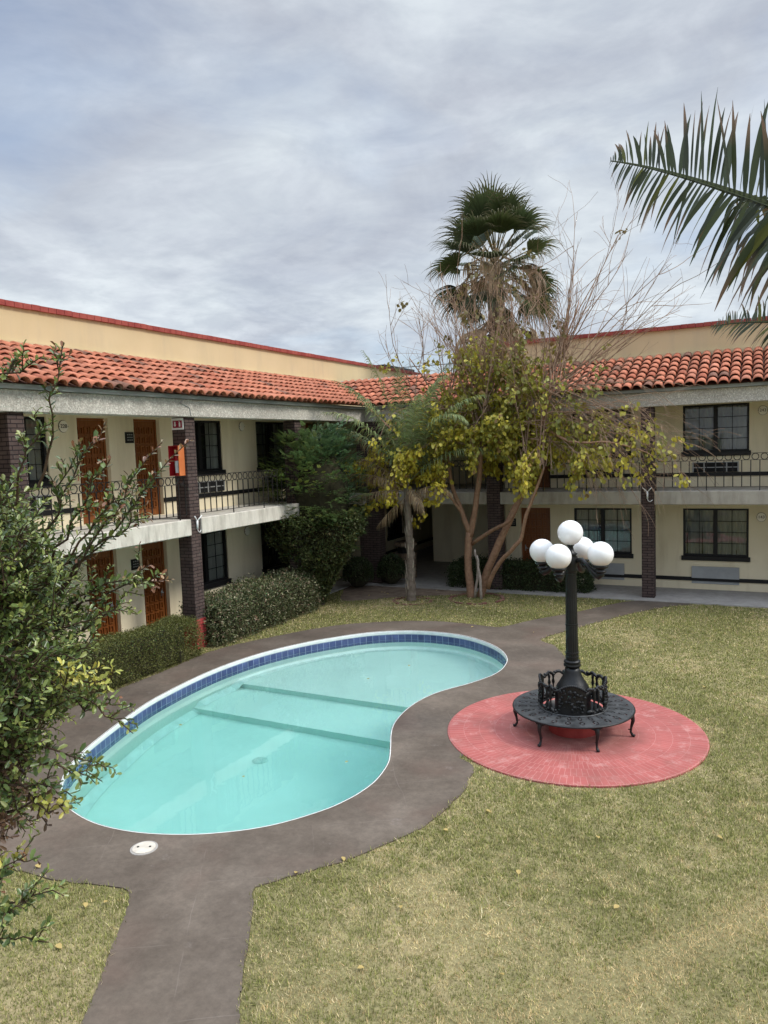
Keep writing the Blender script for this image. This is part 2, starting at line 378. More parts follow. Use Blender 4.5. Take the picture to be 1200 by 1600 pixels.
dx = N(nt, 'ShaderNodeMath', operation='DIVIDE'); nt.links.new(sp.outputs[0], dx.inputs[0]); nt.links.new(za.outputs[0], dx.inputs[1])
dy = N(nt, 'ShaderNodeMath', operation='DIVIDE'); nt.links.new(sp.outputs[1], dy.inputs[0]); nt.links.new(za.outputs[0], dy.inputs[1])
cv = N(nt, 'ShaderNodeCombineXYZ'); nt.links.new(dx.outputs[0], cv.inputs[0]); nt.links.new(dy.outputs[0], cv.inputs[1])
dv = N(nt, 'ShaderNodeVectorMath', operation='MULTIPLY'); dv.inputs[1].default_value = (1, 1, 2.6); nt.links.new(tc.outputs['Generated'], dv.inputs[0])
big = noise(nt, 1.9, 6, .58, dv.outputs[0]); setin(big, Distortion=.5)
mid = noise(nt, 5.2, 7, .62, dv.outputs[0]); setin(mid, Distortion=.5)
dv2 = N(nt, 'ShaderNodeVectorMath', operation='MULTIPLY'); dv2.inputs[1].default_value = (1, 1, 3.4); nt.links.new(tc.outputs['Generated'], dv2.inputs[0])
fine = noise(nt, 15, 8, .6, dv2.outputs[0]); setin(fine, Distortion=.3)
cl = ramp(nt, big.outputs[0], [(.36, (2.75, 2.98, 3.46)), (.49, (3.28, 3.58, 4.02)), (.62, (3.88, 4.25, 4.58))])
md = ramp(nt, mid.outputs[0], [(.36, (.87, .88, .91)), (.50, (.98, .98, .98)), (.64, (1.11, 1.10, 1.08))])
c1 = mix(nt, cl.outputs[0], md.outputs[0], 1.0, 'MULTIPLY')
fr_ = ramp(nt, fine.outputs[0], [(.38, (.80, .81, .85)), (.50, (.97, .97, .98)), (.62, (1.17, 1.16, 1.14))])
lowm = N(nt, 'ShaderNodeMapRange'); setin(lowm, **{'From Min': .05, 'From Max': .30, 'To Min': 1.0, 'To Max': .12}); nt.links.new(zc.outputs[0], lowm.inputs[0])
c2 = mix(nt, c1, mix(nt, c1, fr_.outputs[0], 1.0, 'MULTIPLY'), lowm.outputs[0])
gap = noise(nt, .8, 5, .5, cv.outputs[0]); gr = ramp(nt, gap.outputs[0], [(.50, (0, 0, 0)), (.68, (.6, .6, .6))])
c3 = mix(nt, c2, sky.outputs[0], gr.outputs[0])
hz = N(nt, 'ShaderNodeMapRange'); setin(hz, **{'From Min': .02, 'From Max': .22, 'To Min': 1.04, 'To Max': 1.0}); nt.links.new(zc.outputs[0], hz.inputs[0])
hs = N(nt, 'ShaderNodeVectorMath', operation='SCALE'); nt.links.new(c3, hs.inputs[0]); nt.links.new(hz.outputs[0], hs.inputs['Scale']); c3 = hs.outputs[0]
zb = N(nt, 'ShaderNodeMapRange'); setin(zb, **{'From Min': .50, 'From Max': .95, 'To Min': 1.0, 'To Max': 4.7}); nt.links.new(zc.outputs[0], zb.inputs[0])
c4_ = N(nt, 'ShaderNodeVectorMath', operation='SCALE'); nt.links.new(c3, c4_.inputs[0]); nt.links.new(zb.outputs[0], c4_.inputs['Scale'])
nt.links.new(c4_.outputs[0], bg.inputs[0])
sl = bpy.data.lights.new('sun', 'SUN'); sl.energy = 1.5; sl.angle = R_(14); sl.color = (1, .955, .88)
so = bpy.data.objects.new('sun', sl); link(so)
sd = Vector((math.sin(SUN_AZ) * math.cos(SUN_EL), math.cos(SUN_AZ) * math.cos(SUN_EL), math.sin(SUN_EL)))
so.rotation_euler = sd.to_track_quat('Z', 'Y').to_euler(); so.location = (6, -8, 20)
vs = scene.view_settings; vs.view_transform = 'Standard'; vs.look = 'None'; vs.exposure = 0.86; vs.gamma = 1
scene.cycles.use_denoising = True
scene.cycles.sample_clamp_indirect = 4.0
scene.cycles.max_bounces = 10; scene.cycles.transparent_max_bounces = 12
# ================================================================== THE MOTEL: one L-shaped two-storey building
XW, YW = -12.95, 22.95         # wall planes of the two wings
Z1, ZC1, ZF2, ZC2, ZBEAM, ZBT = .05, 2.602, 2.967, 5.33, 5.22, 5.60
motel = thing('motel_building', 'L-shaped two-storey motel with red clay tiled eaves and balconies around the pool court', 'building', (XW, YW, 0))
ML = Vector((XW, YW, 0))
def part(mb, name, mat, parent=motel, smooth=False):
    """geometry is written in world metres; children of the motel are shifted to its origin"""
    o = mb.build(name, mat, parent, smooth)
    p = parent; off = Vector((0, 0, 0))
    while p is not None: off += p.location; p = p.parent
    o.data.transform(Matrix.Translation(-off)); return o
class Wall:
    def __init__(s, kind): s.k = kind
    def p(s, u, d, z): return (XW + d, u, z) if s.k == 'L' else (u, YW - d, z)
    def box(s, mb, u0, u1, d0, d1, z0, z1): mb.box(s.p(u0, d0, z0), s.p(u1, d1, z1))
LW, RW = Wall('L'), Wall('R')
LOWZ = (.98, 2.36); UPZ = (3.93, 5.26)
lwin = [(.6, 2.29), (4.5, 6.19), (8.96, 10.65), (14.49, 16.18), (17.72, 19.41)]; ldoor = [(2.95, 3.80), (6.95, 7.80), (11.42, 12.27), (13.03, 13.86), (20.35, 21.2)]
rwin = [(-5.13, -3.45), (-2.04, -.35), (3.1, 4.8)]; rdoor = [(-6.80, -5.86), (.45, 1.35)]
def wall_mesh(W, mb, u0, u1, z0, z1, ops, rev=.2):
    us = sorted({u0, u1, *[o[0] for o in ops], *[o[1] for o in ops]}); zs = sorted({z0, z1, *[o[2] for o in ops], *[o[3] for o in ops]})
    for i in range(len(us) - 1):
        for j in range(len(zs) - 1):
            uc, zc = (us[i] + us[i + 1]) / 2, (zs[j] + zs[j + 1]) / 2
            if any(o[0] < uc < o[1] and o[2] < zc < o[3] for o in ops): continue
            q = [W.p(us[i], 0, zs[j]), W.p(us[i + 1], 0, zs[j]), W.p(us[i + 1], 0, zs[j + 1]), W.p(us[i], 0, zs[j + 1])]
            mb.add(q, [(0, 1, 2, 3)])
    for a, b, c, d in ops:
        P = W.p
        mb.add([P(a, 0, c), P(a, -rev, c), P(a, -rev, d), P(a, 0, d)], [(0, 1, 2, 3)])
        mb.add([P(b, 0, c), P(b, -rev, c), P(b, -rev, d), P(b, 0, d)], [(0, 1, 2, 3)])
        mb.add([P(a, 0, d), P(b, 0, d), P(b, -rev, d), P(a, -rev, d)], [(0, 1, 2, 3)])
        mb.add([P(a, 0, c), P(b, 0, c), P(b, -rev, c), P(a, -rev, c)], [(0, 1, 2, 3)])
        if c not in (.98, 3.93, .9): mb.add([P(a, -rev, c), P(b, -rev, c), P(b, -rev, d), P(a, -rev, d)], [(0, 1, 2, 3)])
ops_L = [(a, b, *LOWZ) for a, b in lwin] + [(a, b, Z1 + .01, 2.36) for a, b in ldoor] + [(a, b, *UPZ) for a, b in lwin] + [(a, b, ZF2 + .01, 5.26) for a, b in ldoor]
ops_R = [(a, b, *LOWZ) for a, b in rwin] + [(a, b, Z1 + .01, 2.36) for a, b in rdoor] + [(a, b, *UPZ) for a, b in rwin] + [(a, b, ZF2 + .01, 5.26) for a, b in rdoor]
ops_L.append((25.9, 27.3, .9, 2.2))                                  # the dark window deep in the breezeway
mb = MB(); wall_mesh(LW, mb, -6, 31, 0, 5.6, ops_L); part(mb, 'wall', M['cream'])
mb = MB(); wall_mesh(RW, mb, -7.28, 12, 0, 5.6, ops_R)
mb.add([(-7.28, YW, 0), (-7.28, 31, 0), (-7.28, 31, 5.6), (-7.28, YW, 5.6)], [(0, 1, 2, 3)]); part(mb, 'wall', M['cream'])
mb = MB(); mb.box((-11.1, 26, 0), (-7.3, 26.2, 5.6)); part(mb, 'wall', M['cream'])
mb = MB(); mb.box((-12.94, 31, 0), (-7.3, 31.2, 5.6)); part(mb, 'wall', M['cream'])
# upper storey bodies behind the parapets, flat roofs, rear bulk
mb = MB(); mb.box((-22, -6, 5.62), (-13.85, 33, 7.2)); mb.box((-7.45, 23.95, 5.62), (12, 32, 7.2)); mb.box((-13.6, 23.75, 5.62), (-7.7, 31.2, 5.8)); part(mb, 'flat_roof', M['roofflat'])
mb = MB(); mb.box((-22, -6, 0), (-21.8, 33, 5.6)); mb.box((-22, 32.8, 0), (-13.2, 33, 5.6)); mb.box((-7.2, 31.8, 0), (12, 32, 5.6)); mb.box((11.8, 23.2, 0), (12, 31.7, 5.6)); part(mb, 'rear_wall', M['cream'])
# parapets with red caps
def parapet(a, b, inner):
    mb = MB(); mb.box(a, b); return mb
mb = MB(); mb.box((-13.62, -6, 5.62), (-13.82, 33, 7.50)); pl = part(mb, 'parapet', M['tan'])
mb = MB(); mb.box((-7.7, 23.70, 5.62), (12, 23.90, 7.50)); mb.box((-7.7, 23.91, 5.62), (-7.5, 32, 7.5)); pr = part(mb, 'parapet', M['tan'])
mb = MB()                                                            # a plaster ledge where roof meets parapet
mb.box((-13.55, -6, 6.62), (-13.62, 23.6, 6.82)); mb.box((-7.7, 23.63, 6.62), (12, 23.70, 6.82)); part(mb, 'flashing', M['tan'], pl)
def cap_blocks(axis, a, b, fixed):
    mb = MB(); u = a
    while u < b:
        e = min(u + .195, b); j = random.uniform(-.004, .004)
        if axis == 'y': mb.box((fixed - .29, u, 7.50 + j), (fixed + .05, e, 7.61 + j))
        else: mb.box((u, fixed - .05, 7.50 + j), (e, fixed + .29, 7.61 + j))
        u += .205
    return mb
o = part(cap_blocks('y', -6, 33, -13.60), 'parapet_cap', M['cappaint'], pl); o['label'] = 'red blocks capping the parapet'
o = part(cap_blocks('x', -7.7, 12, 23.68), 'parapet_cap', M['cappaint'], pr); o['label'] = 'red blocks capping the parapet'
# balcony slabs, walkways' ceilings
colsY = [-4.51, -.15, 4.21, 8.57, 12.93, 17.29]; colsX = [-7.33, -2.95, 1.43, 5.80]; CW = .32
mb = MB(); mb.box((XW + .002, -6, ZC1), (-11.72, YW - .002, ZF2))
edges = [-6] + [v for y in colsY for v in (y - .004, y + CW + .02)] + [21.18]
for i in range(0, len(edges), 2): mb.box((-11.72, edges[i], ZC1), (-11.31, edges[i + 1], ZF2))
sl_ = part(mb, 'balcony_slab', M['slab']); bevel(sl_, .015, 1)
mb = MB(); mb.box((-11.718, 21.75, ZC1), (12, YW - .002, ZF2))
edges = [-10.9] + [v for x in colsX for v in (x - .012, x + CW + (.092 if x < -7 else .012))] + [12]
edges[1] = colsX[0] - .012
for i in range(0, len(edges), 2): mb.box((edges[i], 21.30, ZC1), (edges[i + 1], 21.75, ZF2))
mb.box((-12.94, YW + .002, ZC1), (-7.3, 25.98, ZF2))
sl_ = part(mb, 'balcony_slab', M['slab_shaded']); bevel(sl_, .015, 1)
mb = MB(); mb.box((XW + .004, -6, ZC2), (-11.70, YW - .004, ZC2 + .08)); mb.box((-11.69, 21.68, ZC2), (12, YW - .004, ZC2 + .08)); mb.box((-12.93, YW, ZC2), (-7.3, 25.98, ZC2 + .08)); part(mb, 'ceiling', M['ceiling'])
# eave beam and gutter
mb = MB(); mb.box((-11.68, -6, ZBEAM), (-11.27, 21.26, ZBT)); mb.box((-11.68, 21.262, ZBEAM), (12, 21.66, ZBT)); bm_ = part(mb, 'eave_beam', M['pebble']); bevel(bm_, .012, 1)
mb = MB(); mb.box((-11.60, -6, ZBT + .003), (-11.17, 21.16, ZBT + .085)); mb.box((-11.60, 21.163, ZBT + .003), (12, 21.56, ZBT + .085)); part(mb, 'gutter', M['gutter'])
# columns
def column(x0, y0, x1, y1, red=False):
    mb = MB(); z0 = .70 if red else .0
    mb.box((x0, y0, z0), (x1, y1, ZBEAM - .002)); o = part(mb, 'column', M['brick'])
    if red:
        m2 = MB(); m2.box((x0 - .004, y0 - .004, 0), (x1 + .004, y1 + .004, .698)); r = part(m2, 'painted_base', M['redbase'], o)
        r['label'] = 'red painted foot of the column'
for y in colsY: column(-11.71, y, -11.345, y + CW, abs(y - 12.93) < .1)
column(-11.66, 21.30, -10.95, 21.74)
for x in colsX: column(x, 21.325, x + CW + (.08 if x < -7 else 0), 21.70)
# tiled roof: barrel tiles laid in courses, each tile its own curved shell
def tiles(axis):
    rows, expo, rise, pitch = 7, .392, 1.03, .262
    run = 2.52; sl = math.hypot(run, rise); a_h = run / sl; a_v = rise / sl; rad = .108
    V, Fc, C = [], [], []
    u = -6 if axis == 'y' else -13.5
    uend = 23.6 if axis == 'y' else 12
    K = 6
    while u < uend:
        tint_c = RNG.normal(0, .05)
        for r in range(rows):
            s0 = r * expo - .02; s1 = s0 + expo + .07          # distance up from the eave
            smid = (s0 + s1) / 2
            lim = 21.10 + smid * a_h if axis == 'y' else -11.05 - smid * a_h
            if axis == 'y' and u > lim: continue
            if axis == 'x' and u < lim: continue
            off = RNG.normal(0, .006); ang = RNG.normal(0, .012); lift = RNG.normal(0, .004); so_ = RNG.normal(0, .012)
            base = np.array([.405, .148, .086]); t = RNG.random()
            if t < .06: base = np.array([.20, .10, .07])
            elif t < .22: base = np.array([.43, .17, .105])
            elif t < .30: base = np.array([.33, .105, .06])
            base = base * (1 + tint_c + RNG.normal(0, .08))
            n0 = len(V)
            for (s, rr, lf) in ((s0 + so_, rad * 1.10, .032), (s1 + so_, rad * .86, .004)):
                for k in range(K + 1):
                    th = math.pi * k / K
                    b = rr * math.cos(th) + off + ang * (s - smid); n = rr * .92 * math.sin(th) + lf + lift
                    h = s * a_h - n * a_v; z = 5.665 + s * a_v + n * a_h
                    V.append((-11.05 - h, u + b, z) if axis == 'y' else (u + b, 21.06 + h, z)); C.append(base)
            for k in range(K): Fc.append((n0 + k, n0 + k + 1, n0 + K + 2 + k, n0 + K + 1 + k))
        u += pitch
    # dark undersheet below
    return V, Fc, C
for ax in ('y', 'x'):
    V, Fc, C = tiles(ax)
    o = raw_mesh('tiled_roof', np.array(V) - np.array(ML), Fc, M['tile'], motel, True, np.array(C))
    so_ = o.modifiers.new('thickness', 'SOLIDIFY'); so_.thickness = .014; so_.offset = -1
mb = MB(); mb.add([(-11.09, -6, 5.69), (-11.09, 21.10, 5.69), (-13.6, 23.62, 6.70), (-13.6, -6, 6.70)], [(0, 1, 2, 3)])
mb.add([(-11.09, 21.10, 5.69), (12, 21.10, 5.69), (12, 23.66, 6.70), (-13.6, 23.62, 6.70)], [(0, 1, 2, 3)])
part(mb, 'roof_bed', M['underroof'])
mb = MB(); mb.tube([(-13.5, 23.74, 6.70), (-7.72, 23.74, 6.70)], .11, 10); o = part(mb, 'roof_ridge', M['roofflat']); o['label'] = 'grey mortared ridge over the corner'
# windows and doors
def window(W, u0, u1, z0, z1, sill=True):
    mb = MB(); um = (u0 + u1) / 2; fw = .055
    for (a, b, c, d) in ((u0, u1, z1 - fw, z1), (u0, u1, z0, z0 + fw + .02), (u0, u0 + fw, z0 + fw + .02, z1 - fw), (u1 - fw, u1, z0 + fw + .02, z1 - fw), (um - .055, um + .055, z0 + fw + .02, z1 - fw)):
        W.box(mb, a, b, -.105, -.035 + (.006 if a > u0 and b < u1 else 0), c, d)
    fr = part(mb, 'window', M['black'])
    mb = MB()
    for (a, b) in ((u0 + fw, um - .055), (um + .055, u1 - fw)):
        lo, hi = z0 + fw + .02, z1 - fw
        W.box(mb, (a + b) / 2 - .008, (a + b) / 2 + .008, -.085, -.068, lo, hi)
        for k in (1, 2, 3):
            z = lo + (hi - lo) * k / 4; W.box(mb, a, b, -.083, -.070, z - .008, z + .008)
    part(mb, 'glazing_bars', M['black'], fr)
    mb = MB(); P = W.p; mb.add([P(u0 + .03, -.09, z0 + .03), P(u1 - .03, -.09, z0 + .03), P(u1 - .03, -.09, z1 - .03), P(u0 + .03, -.09, z1 - .03)], [(0, 1, 2, 3)]); part(mb, 'glass', M['glass'], fr)
    mb = MB(); n = 120; ph = random.uniform(0, 6); vs_ = []
    gap = random.choice([0, 0, .05, .12, .22]); gm = random.uniform(.3, .7)
    for i in range(n + 1):
        u = u0 + .01 + (u1 - u0 - .02) * i / n
        d = -.165 + .030 * math.sin(u * 38 + ph + 2.6 * math.sin(u * 3.1 + ph)) + .018 * math.sin(u * 15 + ph)
        vs_ += [P(u, d, z0 + .005), P(u, d * .9 - .01, z1 - .005)]
    mb.add(vs_, [(2 * i, 2 * i + 2, 2 * i + 3, 2 * i + 1) for i in range(n) if abs(i / n - gm) > gap / 2]); part(mb, 'curtain', M['curtain'], fr, True)
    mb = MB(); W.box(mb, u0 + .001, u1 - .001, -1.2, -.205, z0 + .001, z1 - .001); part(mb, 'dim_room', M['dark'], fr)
    if sill:
        mb = MB(); W.box(mb, u0 - .045, u1 + .045, -.034, .055, z0 - .10, z0 + .03); o = part(mb, 'sill', M['black'], fr); bevel(o, .008, 1)
def door(W, u0, u1, z0, z1):
    mb = MB(); W.box(mb, u0 + .05, u1 - .05, -.18, -.135, z0 + .01, z1 - .05)
    nx, nz = 4, 9; us = u0 + .10; ue = u1 - .10; zs = z0 + .16; ze = z1 - .16
    for i in range(nx):
        for j in range(nz):
            a = us + (ue - us) * (i + .14) / nx; b_ = us + (ue - us) * (i + .86) / nx; c = zs + (ze - zs) * (j + .12) / nz; d = zs + (ze - zs) * (j + .88) / nz
            # a raised moulding ring with a recessed field
            t = .022
            for q in ((a, b_, c, c + t), (a, b_, d - t, d), (a, a + t, c + t, d - t), (b_ - t, b_, c + t, d - t)): W.box(mb, q[0], q[1], -.134, -.100, q[2], q[3])
            W.box(mb, a + t + .02, b_ - t - .02, -.134, -.116, c + t + .025, d - t - .025)
    o = part(mb, 'door', M['wood'])
    mb = MB()
    for q in ((u0 + .002, u0 + .048, z0 + .01, z1 - .05), (u1 - .048, u1 - .002, z0 + .01, z1 - .05), (u0 + .002, u1 - .002, z1 - .048, z1 - .002)): W.box(mb, q[0], q[1], -.19, -.10, q[2], q[3])
    part(mb, 'door_frame', M['wood'], o)
    mb = MB(); hu = u1 - .12 if W.k == 'L' else u0 + .12
    mb.tube([W.p(hu, -.134, z0 + 1.02), W.p(hu, -.07, z0 + 1.02), W.p(hu - .09 if W.k == 'L' else hu + .09, -.065, z0 + 1.02)], .011, 8); W.box(mb, hu - .025, hu + .025, -.134, -.118, z0 + .93, z0 + 1.12)
    part(mb, 'handle', M['galv'], o)
for W, ws, ds in ((LW, lwin, ldoor), (RW, rwin, rdoor)):
    for a, b in ws:
        if a < 0 and W is LW: continue
        window(W, a, b, *LOWZ); window(W, a, b, *UPZ)
    for a, b in ds: door(W, a, b, Z1 + .01, 2.36); door(W, a, b, ZF2 + .01, 5.26)
window(LW, 25.9, 27.3, .9, 2.2)
# black dado bands, broken at doors
def bands(W, ds, lo, hi):
    pts = [lo] + [v for a, b in sorted(ds) for v in (a - .0, b + .0)] + [hi]
    for z in (.295, 3.27):
        mb = MB()
        for i in range(0, len(pts), 2):
            if pts[i + 1] > pts[i]: W.box(mb, pts[i], pts[i + 1], .003, .032, z, z + .105)
        part(mb, 'dado_band', M['black'])
bands(LW, ldoor, -6, 30.9); bands(RW, rdoor, -7.26, 12)
# air conditioner grilles under the windows
def grille(W, u0, u1, z0, z1):
    mb = MB(); W.box(mb, u0, u1, .002, .045, z0, z1); o = part(mb, 'vent_grille', M['dark'])
    mb = MB()
    for k in range(5):
        u = u0 + (u1 - u0) * k / 4; W.box(mb, u - .016, u + .016, .045, .062, z0, z1)
    W.box(mb, u0, u1, .044, .058, (z0 + z1) / 2 - .012, (z0 + z1) / 2 + .012); W.box(mb, u0 - .02, u1 + .02, .002, .05, z1, z1 + .02)
    part(mb, 'grille_bars', M['greyplastic'], o)
def panel(W, u0, u1, z0, z1):
    mb = MB(); W.box(mb, u0, u1, .001, .0028, z0, z1); W.box(mb, u0, u1, .033, .05, z0 + .16, z1); W.box(mb, u0 + .01, u1 - .01, .004, .033, z0 + .19, z1 - .02)
    W.box(mb, u0, u1, .0028, .02, z0, z0 + .04)
    o = part(mb, 'vent_panel', M['galv'])
for a, b in rwin: grille(RW, a + .27, a + 1.42, 3.385, 3.645); panel(RW, a + .23, a + 1.46, .22, .71)
for a, b in lwin[1:]: grille(LW, a + .30, b - .06, 3.40, 3.67); panel(LW, a + .30, b - .08, .26, .72)
# balcony railings, one per bay
def railing(axis, u0, u1, d):
    P = (lambda u, z, e=0: (d + e, u, z)) if axis == 'y' else (lambda u, z, e=0: (u, d + e, z))
    mb = MB()
    def bar(a, b, z0, z1, w=.007):
        mb.box(P(a, z0, -w * 1.2), P(b, z1, w * 1.2))
    bar(u0, u1, 3.915, 3.927, .012); bar(u0, u1, 3.742, 3.752, .008); bar(u0, u1, 3.062, 3.072, .01)
    n = max(2, round((u1 - u0) / .205)); st = (u1 - u0) / n
    for i in range(n + 1):
        u = u0 + st * i
        bar(u - .0115, u + .0115, ZF2 if i % 6 == 0 else 3.072, 3.742)
        if i < n:
            uc = u + st / 2; zc = 3.833; r = .080; ring = []
            for k in range(15):
                a = 2 * math.pi * k / 14; ring.append(P(uc + r * math.cos(a), zc + r * math.sin(a)))
            mb.tube(ring, .0105, 5, False)
    part(mb, 'railing', M['rail'])
for y0, y1 in zip(colsY[:-1], colsY[1:]): railing('y', y0 + CW + .06, y1 - .05, -11.40)
railing('y', 17.29 + CW + .06, 21.25, -11.40)
railing('x', -10.9, -7.38, 21.40); railing('x', -6.88, -3.0, 21.40); railing('x', -2.58, 1.38, 21.40); railing('x', 1.80, 5.75, 21.40)

# ------------------------------------------------------------------ fittings that stand or hang on the building
def text_mesh(txt, size, depth=.004):
    cu_ = bpy.data.curves.new('lettering', 'FONT'); cu_.body = txt; cu_.size = size; cu_.extrude = depth; cu_.align_x = 'CENTER'; cu_.align_y = 'CENTER'
    ob = bpy.data.objects.new('lettering', cu_); COL.objects.link(ob)
    dg = bpy.context.evaluated_depsgraph_get(); dg.update()
    me = bpy.data.meshes.new_from_object(ob.evaluated_get(dg)); bpy.data.objects.remove(ob); return me
def plaque(W, u, z, txt, label):
    loc = Vector(W.p(u, .004, z)); t = thing('number_plaque', label, 'sign', loc, 'room number plaques')
    rot = Matrix.Rotation(R_(90), 4, 'X') if W.k == 'R' else Matrix.Rotation(R_(90), 4, 'Z') @ Matrix.Rotation(R_(90), 4, 'X')
    def disc(rx, rz, d0, d1, name, mat, seg=28):
        mb = MB(); mb.lathe([(1, d0), (1, d1 - .004), (.96, d1)], seg); o = mb.build(name, mat, t)
        o.data.transform(rot @ Matrix.Diagonal((rx, rz, 1, 1))); return o
    disc(.118, .128, 0, .014, 'rim', M['ink']); disc(.111, .121, .0145, .022, 'face', M['plaque'])
    if txt:
        me = text_mesh(txt, .112); me.materials.clear(); me.materials.append(M['ink']); me.transform(rot @ Matrix.Translation((0, 0, .0262)))
        o = bpy.data.objects.new('lettering', me); link(o, t)
    mb = MB(); mb.sphere((-.11, 0, .02), .010, 8, 6); mb.sphere((.11, 0, .02), .010, 8, 6); o = mb.build('screw', M['ink'], t); o.data.transform(rot)
plaque(RW, -.02, 5.03, '243', 'round cream room plaque reading 243 on the upper wall beside the curtained window')
plaque(RW, -.04, 2.13, '143', 'round cream room plaque reading 143 on the ground floor wall beside a window')
plaque(LW, 11.06, 5.07, '228', 'round cream room plaque reading 228 left of the upper carved door')
plaque(LW, 17.06, 5.12, '', 'shaded upper room plaque between two balcony windows above the hedge')
plaque(LW, 17.06, 2.20, '', 'shaded lower room plaque between two ground floor windows behind the hedge')
def info_board(W, u, z, label):
    t = thing('notice_board', label, 'sign', W.p(u, .002, z), 'black notice boards beside doors')
    def lb(mb, a, b, d0, d1, c, d): 
        p, q = (Vector(W.p(0, d0, 0)), Vector(W.p(0, d1, 0)))
        mb.box(Vector(W.p(u + a, d0 + .002, z + c)) - t.location, Vector(W.p(u + b, d1 + .002, z + d)) - t.location)
    mb = MB(); lb(mb, -.125, .125, 0, .02, -.125, .125); mb.build('board', M['black'], t)
    mb = MB()
    for j in range(3):
        for i in range(3):
            cx = -.055 + .06 * i; cz = .065 - .06 * j
            lb(mb, cx - .018, cx + .018, .0205, .023, cz - .011, cz + .011)
    mb.build('characters', M['greyplastic'], t)
info_board(LW, 12.87, 4.83, 'black square notice board with pale characters between the two upper doors')
info_board(LW, 12.80, 1.92, 'black square notice board beside the ground floor door near the red column foot')
info_board(RW, -7.07, 1.90, 'black square notice board beside the ground floor door behind the long dark hedge')
mb = MB(); t = thing('door_sign', 'small grey plate above the black board beside the ground floor door', 'sign', RW.p(-7.05, .002, 2.2))
mb.box((-.11, -.012, -.06), (.11, 0, .06)); mb.build('plate', M['greyplastic'], t); mb = MB(); mb.box((-.07, -.016, -.02), (.08, -.0125, .0)); mb.build('characters', M['ink'], t)
# fire sign and extinguisher on the near column's dark face (y = 12.93, facing the viewer)
t = thing('fire_sign', 'white bordered red fire extinguisher sign high on the brown brick column', 'sign', (-11.54, 12.928, 5.075))
mb = MB(); mb.box((-.165, -.012, -.125), (.165, 0, .125)); mb.build('board', M['white'], t)
mb = MB(); mb.box((-.13, -.0155, -.085), (.13, -.0122, .075)); mb.build('red_field', M['signred'], t)
mb = MB()
mb.box((.045, -.019, -.060), (.088, -.0158, .028)); mb.box((.056, -.019, .030), (.077, -.0158, .050)); mb.box((.040, -.019, .046), (.060, -.0158, .056))
mb.box((-.085, -.019, -.010), (-.050, -.0158, .050)); mb.add([(-.105, -.019, -.012), (-.03, -.019, -.012), (-.0675, -.019, -.062), (-.105, -.0158, -.012), (-.03, -.0158, -.012), (-.0675, -.0158, -.062)], [(0, 1, 2), (0, 3, 4, 1), (1, 4, 5, 2), (2, 5, 3, 0)])
mb.build('pictograms', M['white'], t)
t = thing('extinguisher_cabinet', 'open red cabinet with orange side holding a fire extinguisher on the column', 'cabinet', (-11.54, 12.926, 3.94))
mb = MB(); x0, x1, dp, hh, th = -.145, .125, .19, .66, .012
mb.box((x0, -.012, 0), (x1, 0, hh)); mb.box((x0, -dp, 0), (x0 + th, -.0125, hh)); mb.box((x0 + th, -dp, 0), (x1, -.0125, th)); mb.box((x0 + th, -dp, hh - th), (x1, -.0125, hh))
mb.build('case', M['red'], t)
mb = MB(); mb.box((x1 + .001, -dp, 0), (x1 + .016, 0, hh)); o = mb.build('side_panel', M['orange'], t); o['label'] = 'orange side panel'  # side panel in orange, lighter than the red case
t = thing('fire_extinguisher', 'small fire extinguisher with white label hanging inside the open red cabinet', 'extinguisher', (-11.53, 12.84, 3.956))
mb = MB(); mb.lathe([(.052, 0), (.056, .02), (.056, .34), (.045, .385), (.022, .405), (.018, .43)], 18); mb.build('cylinder', M['red'], t, True)
mb = MB(); mb.lathe([(.0572, .05), (.0572, .31)], 18, caps=False); mb.build('paper_label', M['label'], t, True)
mb = MB(); mb.box((-.018, -.018, .43), (.018, .018, .465)); mb.box((-.012, -.075, .465), (.012, .02, .478)); mb.box((-.012, -.07, .488), (.012, .02, .5)); mb.build('valve', M['black'], t)
mb = MB(); mb.tube([(.02, -.02, .445), (.055, -.04, .42), (.062, -.03, .3), (.06, -.035, .16)], .009, 7); mb.build('hose', M['black'], t)
# forked white lights clipped to slab ends
def fork_light(loc, face, label):
    t = thing('wall_light', label, 'light', loc, 'forked white lights on the columns')
    e = Vector((1, 0, 0)) if face == 'x' else Vector((0, -1, 0)); s = Vector((0, 1, 0)) if face == 'x' else Vector((1, 0, 0)); k = Vector((0, 0, 1))
    mb = MB(); mb.tube([e * .03 - k * .13, e * .03 + k * .06], [.022, .026], 10); mb.build('body', M['white'], t, True)
    for sg in (-1, 1):
        mb = MB(); mb.tube([e * .03 + k * .05, e * .05 + k * .10 + s * sg * .05, e * .07 + k * .165 + s * sg * .12], [.010, .012, .014], 8); mb.build('lamp_arm', M['white'], t, True)
    mb = MB(); mb.tube([e * .03 - k * .13, e * .035 - k * .19 + s * .02, e * .03 - k * .215 + s * .07, e * .012 - k * .17 + s * .13], .009, 7); mb.build('conduit', M['white'], t, True)
fork_light((-11.345, 13.12, 2.86), 'x', 'forked white light on the red-footed column of the balcony')
fork_light((-2.79, 21.325, 2.90), 'y', 'forked white light on the brown column behind the lamp post')
mb = MB(); mb.tube([(-11.15, 13.05, 5.72), (-11.2, 12.80, 5.60), (-11.24, 12.70, 5.52), (-11.262, 12.84, 5.48), (-11.262, 13.02, 5.42), (-11.262, 13.06, 5.24)], .011, 6)
tag(mb.build('roof_cable', M['greyplastic']), 'grey cable looping from the tiles down the eave beam above the column', 'cable')
